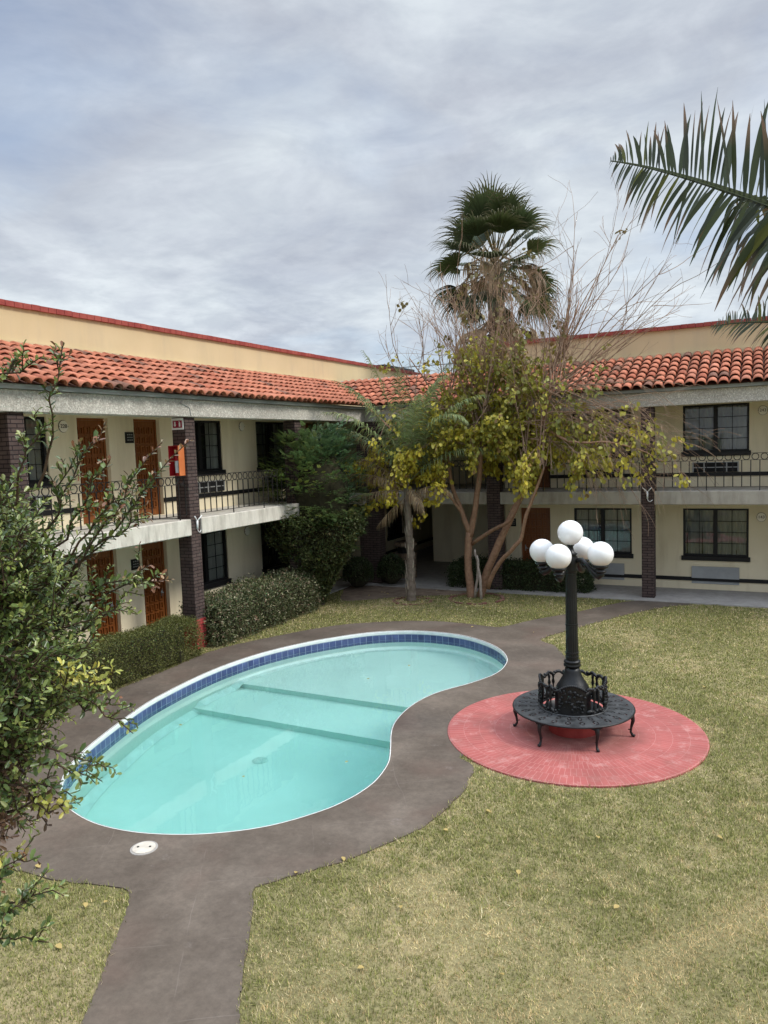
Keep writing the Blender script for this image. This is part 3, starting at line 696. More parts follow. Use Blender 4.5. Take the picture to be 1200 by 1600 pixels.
# roof-top unit and the overhead wire behind the parapet
t = thing('rooftop_unit', 'black boxy air conditioner on the flat roof behind the red capped parapet', 'air conditioner', (-15.1, 32.0, 7.2))
mb = MB(); mb.box((-.55, -2.4, .1), (.45, .75, .78)); o = mb.build('casing', M['black'], t); bevel(o, .03)
mb = MB(); mb.box((.455, -.72, .28), (.462, .2, .66)); mb.build('maker_plate', M['label'], t)
mb = MB(); mb.box((.4625, -.5, .42), (.467, -.02, .50)); mb.box((.4625, -.55, .53), (.467, -.1, .58)); mb.build('plate_marks', M['greyplastic'], t)
mb = MB(); mb.box((-.5, -2.3, 0), (-.4, .7, .1)); mb.box((.3, -2.3, 0), (.4, .7, .1)); mb.build('feet', M['galv'], t)
mb = MB(); mb.tube([(-26, 36, 8.75), (-18, 37, 8.62), (-10, 38, 8.66), (-2, 39, 8.8)], .02, 5)
tag(mb.build('overhead_wire', M['dark']), 'thin dark wire strung against the sky behind the roofs', 'wire')
# waste bin in the breezeway shade
t = thing('waste_bin', 'stone clad waste bin with a dark mouth in the breezeway behind the small palm', 'bin', (-10.64, 22.6, .05))
mb = MB(); mb.lathe([(.36, 0), (.36, .78), (.38, .80), (.38, .84)], 8); mb.build('body', M['stonebin'], t)
mb = MB(); mb.lathe([(.30, .84), (.30, 1.06)], 8); mb.build('mouth', M['dark'], t)
mb = MB(); mb.lathe([(.40, 1.06), (.40, 1.16), (.3, 1.21)], 8); mb.build('lid', M['stonebin'], t)
# ================================================================== THE COURT: pool, deck, lawn, paving
POOL = [(-8.32,6.65),(-8.75,7.12),(-9.10,7.76),(-9.34,8.38),(-9.53,8.94),(-9.70,9.50),(-9.81,9.99),(-9.88,10.52),(-9.93,11.05),(-9.95,11.78),(-9.89,12.48),(-9.75,13.16),(-9.49,13.87),(-9.16,14.50),(-8.78,15.04),(-8.40,15.48),(-7.95,15.80),(-7.44,16.01),(-6.89,16.08),(-6.30,16.01),(-5.79,15.80),(-5.25,15.40),(-4.88,14.96),(-4.64,14.49),(-4.55,14.10),(-4.52,13.74),(-4.57,13.35),(-4.69,13.01),(-4.85,12.65),(-5.03,12.33),(-5.18,12.01),(-5.28,11.59),(-5.31,11.18),(-5.28,10.74),(-5.20,10.34),(-5.07,9.99),(-4.91,9.65),(-4.77,9.35),(-4.65,9.05),(-4.58,8.72),(-4.55,8.40),(-4.58,8.08),(-4.64,7.83),(-4.73,7.58),(-4.90,7.28),(-5.10,7.00),(-5.33,6.77),(-5.59,6.58),(-5.87,6.42),(-6.22,6.28),(-6.58,6.19),(-6.98,6.16),(-7.30,6.19),(-7.62,6.27),(-7.91,6.38),(-8.12,6.50)]
POOLS = smooth_poly(POOL, 3)
def offset(poly, d):
    n = len(poly); out = []
    area = sum(poly[i][0] * poly[(i + 1) % n][1] - poly[(i + 1) % n][0] * poly[i][1] for i in range(n)); sg = 1 if area > 0 else -1
    for i in range(n):
        a = np.array(poly[i - 1]); c = np.array(poly[(i + 1) % n]); t = c - a; t = t / (np.linalg.norm(t) + 1e-9)
        nrm = np.array([t[1], -t[0]]) * sg; out.append(tuple(np.array(poly[i]) + nrm * d))
    return out
def slab_mesh(name, outer, holes, z0, z1, mat):
    """flat slab with holes: top, outer side walls"""
    loops = [outer] + holes
    tris = tessellate_polygon([[Vector((p[0], p[1], 0)) for p in l] for l in loops])
    V = [(p[0], p[1], z1) for l in loops for p in l]; Fc = [tuple(t) for t in tris]
    if z0 is not None:
        base = 0
        for l in loops:
            n = len(l); b2 = len(V); V += [(p[0], p[1], z0) for p in l]
            Fc += [(base + i, base + (i + 1) % n, b2 + (i + 1) % n, b2 + i) for i in range(n)]; base += n
    o = raw_mesh(name, np.array(V), Fc, mat)
    # make every top face look up
    import bmesh
    bm = bmesh.new(); bm.from_mesh(o.data)
    for f in bm.faces:
        if abs(f.normal.z) > .9 and f.normal.z < 0: f.normal_flip()
    bm.to_mesh(o.data); bm.free(); return o
ZD = .03
M['drain'] = simple('drain_grate', (.52, .58, .54), (.66, .70, .66), .6, 30)
D_LL = [(-7.40,5.08),(-7.06,5.08),(-6.61,5.11),(-6.20,5.19),(-5.88,5.27),(-5.67,5.24),(-5.41,4.90),(-5.08,4.40),(-4.69,3.79)]
D_R = [(-3.57,4.29),(-3.78,4.59),(-4.06,5.03),(-4.34,5.50),(-4.55,5.82),(-4.42,6.03),(-4.22,6.28),(-3.97,6.60),(-3.72,7.07),(-3.52,7.49),(-3.43,7.83),(-3.38,8.19),(-3.38,8.63),(-3.43,9.07),(-3.52,9.40),(-3.75,9.75)]
D_C = [(-2.6,11.2),(-2.95,12.82),(-3.2,13.9),(-3.49,14.80),(-3.72,15.30),(-4.04,15.85),(-4.41,16.24),(-3.88,17.47),(-3.17,18.95),(-2.2,20.45),(-1.62,20.97),(-2.96,20.97),(-3.55,20.37),(-4.35,18.95),(-5.03,18.00),(-5.45,17.20),(-5.71,16.97),(-6.51,17.09),(-7.30,17.08),(-8.04,16.88),(-8.69,16.52),(-9.30,16.10),(-9.62,15.72),(-9.97,15.20),(-10.31,14.55),(-10.59,13.94),(-10.80,13.40),(-10.95,12.79),(-10.93,12.27),(-10.88,11.50),(-10.87,11.02),(-10.88,10.51),(-10.88,10.00),(-10.87,7.64),(-10.9,5.7),(-9.4,5.2)]
dk = smooth_poly([(-2.9, 1.1)] + D_LL[::-1] + D_C[::-1] + D_R[::-1] + [(-1.6, 1.2)], 3)
rg = np.random.default_rng(3)
DECK = [(p[0] + rg.normal(0, .008), p[1] + rg.normal(0, .008)) for p in dk]
tag(slab_mesh('pool_deck', DECK, [POOLS], -.05, ZD, M['deck']), 'dark taupe painted concrete apron and path around the kidney pool', 'pool deck', None, 'structure')
big = 90
tag(slab_mesh('ground', [(-big, -big), (big, -big), (big, big), (-big, big)], [offset(POOLS, .35)], None, .016, M['soil']), 'dry soil and thatch of the motel lawn', 'ground', None, 'structure')
mb = MB(); mb.box((XW + .003, -6, -.05), (-11.76, YW - .003, Z1)); mb.box((-11.757, 20.98, -.05), (12, YW - .003, Z1)); mb.box((-12.94, YW, -.05), (-7.29, 31, Z1))
tag(mb.build('walkway', M['walk']), 'grey concrete walkway along the ground floor rooms', 'walkway', None, 'structure')
tag(slab_mesh('bare_soil', smooth_poly([(-11.6, 20.9), (-11.4, 19.6), (-10.9, 18.7), (-10.3, 18.9), (-9.6, 19.5), (-9.0, 19.9), (-8.2, 20.3), (-7.9, 20.9)], 4), [], None, .024, M['dirt']), 'bare brown soil in front of the shaded breezeway', 'soil', None, 'structure')
wtc = smooth_poly([(1.2, 8.7), (.55, 8.05), (-.10, 7.25), (-.52, 6.62), (-.95, 5.98), (-1.32, 5.60), (-1.9, 5.05), (-2.6, 4.5)], 6, False); rgw = np.random.default_rng(17); WL, WR_ = [], []
for k_, p_ in enumerate(wtc):
    q_ = wtc[min(k_ + 1, len(wtc) - 1)]; o_ = wtc[max(k_ - 1, 0)]; t_ = np.array(q_) - np.array(o_); t_ = t_ / np.linalg.norm(t_); n_w = np.array([-t_[1], t_[0]]); env = .26 * min(1, .35 + .65 * math.sin(math.pi * k_ / (len(wtc) - 1)))
    WL.append(tuple(np.array(p_) + n_w * env * rgw.uniform(.8, 1.15))); WR_.append(tuple(np.array(p_) - n_w * env * rgw.uniform(.8, 1.15)))
WORN = WL + WR_[::-1]
# ---- swimming pool
pool = thing('swimming_pool', 'kidney shaped pool of pale turquoise water with blue tile line and white rim', 'pool', (-7, 11, 0)); PL = Vector((-7, 11, 0))
def pp(mb_or, name, mat, smooth=False):
    o = mb_or.build(name, mat, pool, smooth); o.data.transform(Matrix.Translation(-PL)); return o
ZW = -.195
def ring_strip(poly, z0, z1, d0=0., d1=0.):
    mb = MB(); n = len(poly); A = offset(poly, d0); B = offset(poly, d1)
    mb.add([(p[0], p[1], z0) for p in A] + [(p[0], p[1], z1) for p in B], [(i, (i + 1) % n, n + (i + 1) % n, n + i) for i in range(n)]); return mb
# rim: rounded white nosing
mb = MB(); prof = [(.0, -.054), (-.004, -.03), (-.004, .012), (.0, .024), (.006, .0315), (.014, .0318), (.016, .026)]
n = len(POOLS)
rings = [[(p[0], p[1], z) for p in offset(POOLS, d)] for d, z in prof]
mb.add([q for r in rings for q in r], [(a * n + i, a * n + (i + 1) % n, (a + 1) * n + (i + 1) % n, (a + 1) * n + i) for a in range(len(prof) - 1) for i in range(n)])
pp(mb, 'rim', M['coping'], True)
o = pp(ring_strip(POOLS, -.40, -.054, .004, .004), 'waterline_tiles', M['pooltile'])
me = o.data; uvl = me.uv_layers.new(name='UVMap'); cum = [0.0]
for i in range(n): cum.append(cum[-1] + math.dist(POOLS[i], POOLS[(i + 1) % n]))
for f in me.polygons:
    i = min(f.vertices) if not (0 in f.vertices and n - 1 in f.vertices) else n - 1
    for li in f.loop_indices:
        vi = me.loops[li].vertex_index; k = vi % n; u = cum[k] if not (i == n - 1 and k == 0) else cum[n]
        uvl.data[li].uv = (u, me.vertices[vi].co.z + .0635 + .135 * 3)
# basin: walls with a coved foot and a floor in three levels
ys = [12.42, 11.10]; depths = [.95, 1.22, 1.50]
def clip(poly, y, keep_above):
    out = []; m_ = len(poly)
    for i in range(m_):
        a, b = poly[i], poly[(i + 1) % m_]; ia = (a[1] > y) == keep_above; ib = (b[1] > y) == keep_above
        if ia: out.append(a)
        if ia != ib:
            t = (y - a[1]) / (b[1] - a[1]); out.append((a[0] + t * (b[0] - a[0]), y))
    return out
mb = MB(); n = len(POOLS)
W0 = offset(POOLS, .006)
mb.add([(p[0], p[1], -.398) for p in W0] + [(p[0], p[1], -2.0) for p in W0], [(i, n + i, n + (i + 1) % n, (i + 1) % n) for i in range(n)])
inn = offset(POOLS, .008)
lev = [clip(inn, ys[0], True), clip(clip(inn, ys[0], False), ys[1], True), clip(inn, ys[1], False)]
for poly, dp in zip(lev, depths):
    tris = tessellate_polygon([[Vector((p[0], p[1], 0)) for p in poly]]); mb.add([(p[0], p[1], -dp) for p in poly], [tuple(t) for t in tris])
for y, a, b in ((ys[0], depths[0], depths[1]), (ys[1], depths[1], depths[2])):
    mb.add([(-10.2, y, -a), (-4.3, y, -a), (-4.3, y, -b), (-10.2, y, -b)], [(0, 1, 2, 3)])
pp(mb, 'basin', M['plaster'])
# coved bench line along the foot of the wall
mb = MB()
for poly, dp in ((POOLS, 0),):
    A = offset(POOLS, .0); B = offset(POOLS, -.16)
    zz = lambda y: depths[0] if y > ys[0] else (depths[1] if y > ys[1] else depths[2])
    mb.add([(p[0], p[1], -zz(p[1]) + .20) for p in A] + [(q[0], q[1], -zz(p[1]) + .012) for p, q in zip(A, B)], [(i, (i + 1) % n, n + (i + 1) % n, n + i) for i in range(n)])
pp(mb, 'wall_cove', M['coping'])
mb = MB(); wp = offset(POOLS, .03)
tris = tessellate_polygon([[Vector((p[0], p[1], 0)) for p in wp]])
mb.add([(p[0], p[1], ZW) for p in wp] + [(p[0], p[1], -2.2) for p in wp], [tuple(t) for t in tris] + [tuple(n + i for i in t[::-1]) for t in tris] + [(i, n + i, n + (i + 1) % n, (i + 1) % n) for i in range(n)])
wo = pp(mb, 'water', M['water'])
import bmesh
bm = bmesh.new(); bm.from_mesh(wo.data); bmesh.ops.recalc_face_normals(bm, faces=bm.faces); bm.to_mesh(wo.data); bm.free()
mb = MB(); mb.lathe([(.115, 0), (.13, .008), (.13, .02), (.10, .035), (.0, .04)], 20, (-7.45, 9.85, -depths[2] + .002))
for i in range(5): mb.box((-7.53 + .04 * i - .008, 9.77, -depths[2] + .04), (-7.53 + .04 * i + .008, 9.93, -depths[2] + .05))
pp(mb, 'main_drain', M['drain'])
t = thing('skimmer_lid', 'round off-white skimmer lid with two dark finger holes sunk in the deck', 'lid', (-6.165, 5.955, ZD))
mb = MB(); mb.lathe([(.152, .0), (.150, .006), (.128, .007)], 32, caps=False); mb.build('ring', M['walk'], t)
mb = MB(); mb.lathe([(.128, .002), (.126, .012), (.0, .015)], 32, caps=False); mb.build('cover', M['offwhite'], t)
for a in (.05, -.06):
    mb = MB(); mb.lathe([(.014, .013), (.014, .0165)], 12, (a * 1.1, a * .55 + .01, 0)); mb.build('finger_hole', M['dark'], t)
# ---- red brick circle
CX, CY = -2.545, 11.12; ZP = .05
mb = MB(); mb.lathe([(1.90, -.06), (1.895, ZP - .012), (1.87, ZP)], 96); tag(mb.build('brick_paving', M['paving'], loc=(CX, CY, 0)), 'round patch of red painted brick paving under the bench and lamp', 'paving', None, 'structure')
# ---- lamp post
lamp = thing('lamp_post', 'black cast iron lamp post with five white globes rising from the round bench', 'lamp post', (CX, CY, ZP))
mb = MB(); mb.lathe([(.36, 0), (.36, .17), (.345, .20), (0, .20)], 40, caps=False); o = mb.build('plinth', M['plinth'], lamp); o['label'] = 'low red round plinth'
mb = MB(); mb.lathe([(.35, .20), (.345, .225), (.30, .24), (.30, .27), (.27, .30), (.26, .56), (.275, .60), (.255, .63)], 32); mb.build('drum', M['iron'], lamp, True)
prof = [(.255, .63), (.235, .68), (.19, .75), (.145, .83), (.115, .91), (.102, .97)]
mb = MB(); mb.lathe(prof, 32); 
mb.lathe([(.098, .97), (.125, .985), (.128, 1.01), (.105, 1.03), (.125, 1.045), (.118, 1.07), (.095, 1.08)], 28)
mb.build('flared_base', M['iron'], lamp, True)
mb = MB()                                                            # fluted shaft with collar bands
vs_, fs_ = [], []; nf = 48
zz = [(1.08, .093), (1.12, .093), (1.60, .088), (2.42, .079)]
for z, r in zz:
    for k in range(nf):
        a = 2 * math.pi * k / nf; rr = r * (1 - .045 * (k % 3 == 0)); vs_.append((rr * math.cos(a), rr * math.sin(a), z))
for i in range(len(zz) - 1):
    for k in range(nf): fs_.append((i * nf + k, i * nf + (k + 1) % nf, (i + 1) * nf + (k + 1) % nf, (i + 1) * nf + k))
mb.add(vs_, fs_)
for z, r in ((1.13, .100), (1.19, .100), (1.62, .094), (2.40, .088)): mb.lathe([(r - .012, z - .016), (r, z - .012), (r, z + .012), (r - .012, z + .016)], 28)
mb.build('shaft', M['iron'], lamp)
mb = MB(); mb.lathe([(.080, 2.40), (.105, 2.43), (.085, 2.47), (.095, 2.50), (.100, 2.62), (.080, 2.66), (.105, 2.68), (.060, 2.71), (.045, 2.75), (.04, 2.79), (.058, 2.81), (.04, 2.83), (.075, 2.85), (.10, 2.865), (.10, 2.885)], 28); mb.build('hub', M['iron'], lamp, True)
tv = Vector((-CX, -CY, 0)).normalized(); rv = Vector((-tv.y, tv.x, 0)); DZ = -.05
def globe(c):
    mb = MB(); mb.sphere(c, .186, 32, 20, (1, 1, .985)); o = mb.build('globe', M['globe'], lamp, True); return o
globe((0, 0, 3.045 - ZP))
for a, b in ((.42, .17), (-.42, -.17), (-.17, .42), (.17, -.42)):
    d = rv * a + tv * b; dn = d.normalized(); R0 = d.length
    P = [dn * .08 + Vector((0, 0, 2.58)), dn * .17 + Vector((0, 0, 2.60)), dn * .27 + Vector((0, 0, 2.545 + DZ)), dn * .36 + Vector((0, 0, 2.455 + DZ)), dn * .43 + Vector((0, 0, 2.425 + DZ)), dn * R0 + Vector((0, 0, 2.45 + DZ)), dn * R0 + Vector((0, 0, 2.49 + DZ))]
    mb = MB(); mb.tube(P, [.040, .038, .037, .044, .055, .055, .048], 12)
    mb.lathe([(.055, 2.475), (.080, 2.488), (.080, 2.508), (.055, 2.52), (.06, 2.535), (.095, 2.55), (.112, 2.565), (.112, 2.59)], 24, (d.x, d.y, DZ))
    mb.build('lamp_arm', M['iron'], lamp, True)
    globe((d.x, d.y, 2.748 + DZ))
# ---- circular bench
bench = thing('circular_bench', 'black cast iron ring bench with ornate backrests encircling the lamp post', 'bench', (CX, CY, ZP))
def ring_pt(r, a, z): return (r * math.cos(a), r * math.sin(a), z)
# pierced seat: ring grid with cells cut out in a flower lattice
mb = MB(); NA, NR = 240, 12; r0, r1 = .47, .885; ZS = .365
keep = {}
for j in range(NR):
    for i in range(NA):
        seg = i % 40; x = (seg % 10) - 4.5; y = j - 5.5
        cut = 1 <= j <= 10 and ((abs(x) + abs(y % 5 - 2) < 2.6 and (abs(x) > .8 or abs(y % 5 - 2) > .8)) and not (seg % 10 in (0, 9))) and seg not in (0, 39)
        keep[i, j] = not cut
def rr_(j): return r0 + (r1 - r0) * j / NR
idx = {}
vs_ = []; 
for j in range(NR + 1):
    for i in range(NA): idx[i, j] = len(vs_); vs_.append(ring_pt(rr_(j), 2 * math.pi * i / NA, ZS))
fs_ = [(idx[i, j], idx[(i + 1) % NA, j], idx[(i + 1) % NA, j + 1], idx[i, j + 1])[::-1] for (i, j), k in keep.items() if k]
mb.add(vs_, fs_); o = mb.build('seat', M['ironseat'], bench)
sm = o.modifiers.new('thickness', 'SOLIDIFY'); sm.thickness = .014; sm.offset = 0
mb = MB(); 
for r in (r0, r1): mb.tube([ring_pt(r, 2 * math.pi * k / 96, ZS - .006) for k in range(97)], .014, 8, False)
mb.build('seat_edge', M['iron'], bench, True)
mb = MB()                                                            # bowl shaped casting that carries the seat below the rim
mb.lathe([(.44, .335), (.36, .25), (.30, .235)], 36, caps=False); mb.build('under_bowl', M['iron'], bench, True)
LEGS = [math.radians(a) for a in (2, -54.7, -110, -167, 130, 66)]
for a in LEGS:
    mb = MB(); e = Vector((math.cos(a), math.sin(a), 0)); s = Vector((-math.sin(a), math.cos(a), 0)); k = Vector((0, 0, 1)); rl = .845
    mb.tube([e * (rl - .03) + k * .352, e * (rl + .012) + k * .30, e * (rl + .022) + k * .24, e * (rl - .002) + k * .15, e * (rl - .012) + k * .07, e * (rl + .012) + k * .025, e * (rl + .04) + k * .012], [.045, .036, .028, .019, .016, .022, .018], 9)
    mb.tube([e * (rl + .03) + k * .02, e * (rl + .045) + k * .01], [.026, .022], 9)
    mb.tube([e * (rl - .008) + k * .10, e * (rl - .05) + k * .105], .008, 6)
    mb.tube([e * (rl) + k * .345 - s * .09, e * rl + k * .30, e * rl + k * .345 + s * .09], [.014, .026, .014], 7)
    o = mb.build('leg', M['iron'], bench, True)
# backrest: six solid curved panels with arched tops, paired balusters and a scrolled top rail between
RB = .487
def curved_panel(mb, a0, a1, z0, ztop, n=14, th=.016):
    for i in range(n):
        a = a0 + (a1 - a0) * i / n; b = a0 + (a1 - a0) * (i + 1) / n
        za, zb = ztop(i / n), ztop((i + 1) / n)
        vs = [ring_pt(RB, a, z0), ring_pt(RB, b, z0), ring_pt(RB, b, zb), ring_pt(RB, a, za), ring_pt(RB - th, a, z0), ring_pt(RB - th, b, z0), ring_pt(RB - th, b, zb), ring_pt(RB - th, a, za)]
        mb.add(vs, [(0, 1, 2, 3), (5, 4, 7, 6), (3, 2, 6, 7), (0, 4, 5, 1)])
rgb = np.random.default_rng(5)
for s in (-78, 12, -168):
    ac = math.radians(s); hw = math.radians(24); mb = MB()
    curved_panel(mb, ac - hw, ac + hw, ZS + .035, lambda t: ZS + .36 + .085 * math.sin(math.pi * t) + .012 * math.sin(math.pi * 6 * t))
    for q in range(62):                                              # cast relief: scrolls and leaves
        a = ac + rgb.uniform(-.9, .9) * hw; z = ZS + rgb.uniform(.07, .37); rr2 = rgb.uniform(.012, .028)
        mb.sphere(ring_pt(RB + .004, a, z), rr2, 8, 6, (1, 1, rgb.uniform(.6, 1.6)))
    for t in np.linspace(0, 1, 15):
        a = ac - hw + 2 * hw * t; z = ZS + .37 + .085 * math.sin(math.pi * t); mb.sphere(ring_pt(RB - .004, a, z), .021, 8, 6)
    mb.build('back_panel', M['iron'], bench)
for s, hw in ((-33, 20), (-123, 20), (58.7, 21.6), (102, 21.6), (145.3, 21.6)):
    ac = math.radians(s); hw = math.radians(hw); mb = MB()
    for da in (-.085, .085):
        a = ac + da; pr_ = [(.017, .0), (.013, .03), (.024, .08), (.011, .13), (.011, .17), (.026, .22), (.014, .27), (.022, .31), (.014, .36)]
        c = ring_pt(RB - .008, a, ZS + .03); mb.lathe([(r, z) for r, z in pr_], 9, c)
    for z0 in (.045, .375):
        P = [ring_pt(RB - .006 + .006 * math.sin(9 * t), ac - hw + 2 * hw * t, ZS + z0 + .024 * math.sin(t * math.pi * 4) + .015 * math.sin(math.pi * t)) for t in np.linspace(0, 1, 26)]
        mb.tube(P, [.017 + .008 * abs(math.sin(k * .9)) for k in range(26)], 7)
        for t in (.12, .3, .5, .7, .88): mb.sphere(ring_pt(RB - .004, ac - hw + 2 * hw * t, ZS + z0 + .02), .026, 8, 6, (1, 1, .8))
    mb.build('back_scrollwork', M['iron'], bench, True)
mb = MB(); mb.tube([ring_pt(RB + .012, 2 * math.pi * k / 72, ZS + .012) for k in range(73)], .015, 7, False); mb.build('back_foot_ring', M['ironseat'], bench, True)
# ---- brick edging rings round the two trees
M['edging'] = simple('dusty_brick', (.17, .075, .055), (.27, .16, .12), .95, 9, .1, 40, .4)
def edging(cx, cy, r, label):
    mb = MB(); n = 34
    for i in range(n):
        a = 2 * math.pi * i / n + random.uniform(-.02, .02); z = .045 + random.uniform(-.03, .02)
        c, s = math.cos(a), math.sin(a); rr = r + random.uniform(-.035, .035); w = r * math.pi / n * .86; d = .045
        pts = []
        for zz_ in (-.02, z):
            for (p, q) in ((-d, -w), (d, -w), (d, w), (-d, w)): pts.append((cx + (rr + p) * c - q * s, cy + (rr + p) * s + q * c, zz_))
        mb.add(pts, [(0, 3, 2, 1), (4, 5, 6, 7), (0, 1, 5, 4), (1, 2, 6, 5), (2, 3, 7, 6), (3, 0, 4, 7)])
    tag(mb.build('tree_edging', M['edging']), label, 'tree edging')
edging(-8.88, 19.2, .52, 'low red brick ring around the foot of the small palm')
edging(-7.25, 20.0, .75, 'low red brick ring around the multi-stemmed tree')
# ================================================================== PLANTS
def unit(a): return a / (np.linalg.norm(a, axis=-1, keepdims=True) + 1e-9)
def leaf_arrays(P, D, Nn, L, W, cols, fold=.25, wide=.6, curl=0.0):
    """6-vertex folded leaves; returns verts, quads, colours"""
    P = np.asarray(P, float); D = unit(np.asarray(D, float)); n = len(P)
    S = unit(np.cross(D, np.asarray(Nn, float))); Nn = np.cross(S, D)
    L = np.broadcast_to(np.asarray(L, float), (n,))[:, None]; W = np.broadcast_to(np.asarray(W, float), (n,))[:, None]
    V = np.empty((n, 6, 3))
    V[:, 0] = P; V[:, 3] = P + D * L - Nn * L * curl
    V[:, 1] = P + D * L * .35 + S * W * .42 + Nn * W * fold; V[:, 5] = P + D * L * .35 - S * W * .42 + Nn * W * fold
    V[:, 2] = P + D * L * (.5 + wide * .4) + S * W * .5 * (wide + .25) + Nn * (W * fold - L * curl * .5); V[:, 4] = P + D * L * (.5 + wide * .4) - S * W * .5 * (wide + .25) + Nn * (W * fold - L * curl * .5)
    b = (np.arange(n) * 6)[:, None]
    Q = np.concatenate([b + np.array([[0, 1, 2, 3]]), b + np.array([[0, 3, 4, 5]])], 0)
    C = np.repeat(np.asarray(cols, float), 6, 0)
    return V.reshape(-1, 3), Q, C
def merge(parts):
    vs, qs, cs = [], [], []; n = 0
    for v, q, c in parts:
        vs.append(v); qs.append(q + n); cs.append(c); n += len(v)
    return np.concatenate(vs), np.concatenate(qs), np.concatenate(cs)
def rand_dirs(n, rng, up=0.0):
    d = rng.normal(size=(n, 3)); d[:, 2] += up; return unit(d)
def pick(pal, n, rng, var=.18):
    pal = np.array(pal); w = pal[:, 3] / pal[:, 3].sum(); i = rng.choice(len(pal), n, p=w)
    return np.clip(pal[i, :3] * (1 + rng.normal(0, var, (n, 1))), .004, 1)
def strip_arrays(segs):
    """segs: list of (points k,3 ; half-width k ; side vec ; colour k,3) -> quads"""
    vs, qs, cs = [], [], []; n = 0
    for P, hw, S, c in segs:
        k = len(P); L = P - S * hw[:, None]; Rr = P + S * hw[:, None]
        v = np.empty((2 * k, 3)); v[0::2] = L; v[1::2] = Rr; vs.append(v)
        cc = np.empty((2 * k, 3)); cc[0::2] = c; cc[1::2] = c; cs.append(cc)
        a = n + 2 * np.arange(k - 1)[:, None]; qs.append(np.concatenate([a, a + 1, a + 3, a + 2], 1)); n += 2 * k
    return np.concatenate(vs), np.concatenate(qs), np.concatenate(cs)

# ------------------------------------------------ grass: a dense sheet of short blades over the lawn in view
HEDGES = [[(-11.7, 8.9), (-10.9, 8.9), (-10.9, 12.6), (-11.7, 12.6)], [(-12.1, 13.1), (-10.95, 13.1), (-10.9, 17.4), (-12.3, 17.4)], [(-8.6, 21.2), (-4.4, 21.2), (-4.4, 22.3), (-8.6, 22.3)]]
SOILP = smooth_poly([(-11.6, 20.9), (-11.4, 19.6), (-10.9, 18.7), (-10.3, 18.9), (-9.6, 19.5), (-9.0, 19.9), (-8.2, 20.3), (-7.9, 20.9)], 4)
def vnoise(X, Y, s, seed):
    g = np.random.default_rng(seed).random((128, 128)); x = X / s; y = Y / s; xi = np.floor(x).astype(int); yi = np.floor(y).astype(int); fx = x - xi; fy = y - yi
    fx = fx * fx * (3 - 2 * fx); fy = fy * fy * (3 - 2 * fy); G = lambda a, b: g[a % 128, b % 128]
    return (G(xi, yi) * (1 - fx) + G(xi + 1, yi) * fx) * (1 - fy) + (G(xi, yi + 1) * (1 - fx) + G(xi + 1, yi + 1) * fx) * fy
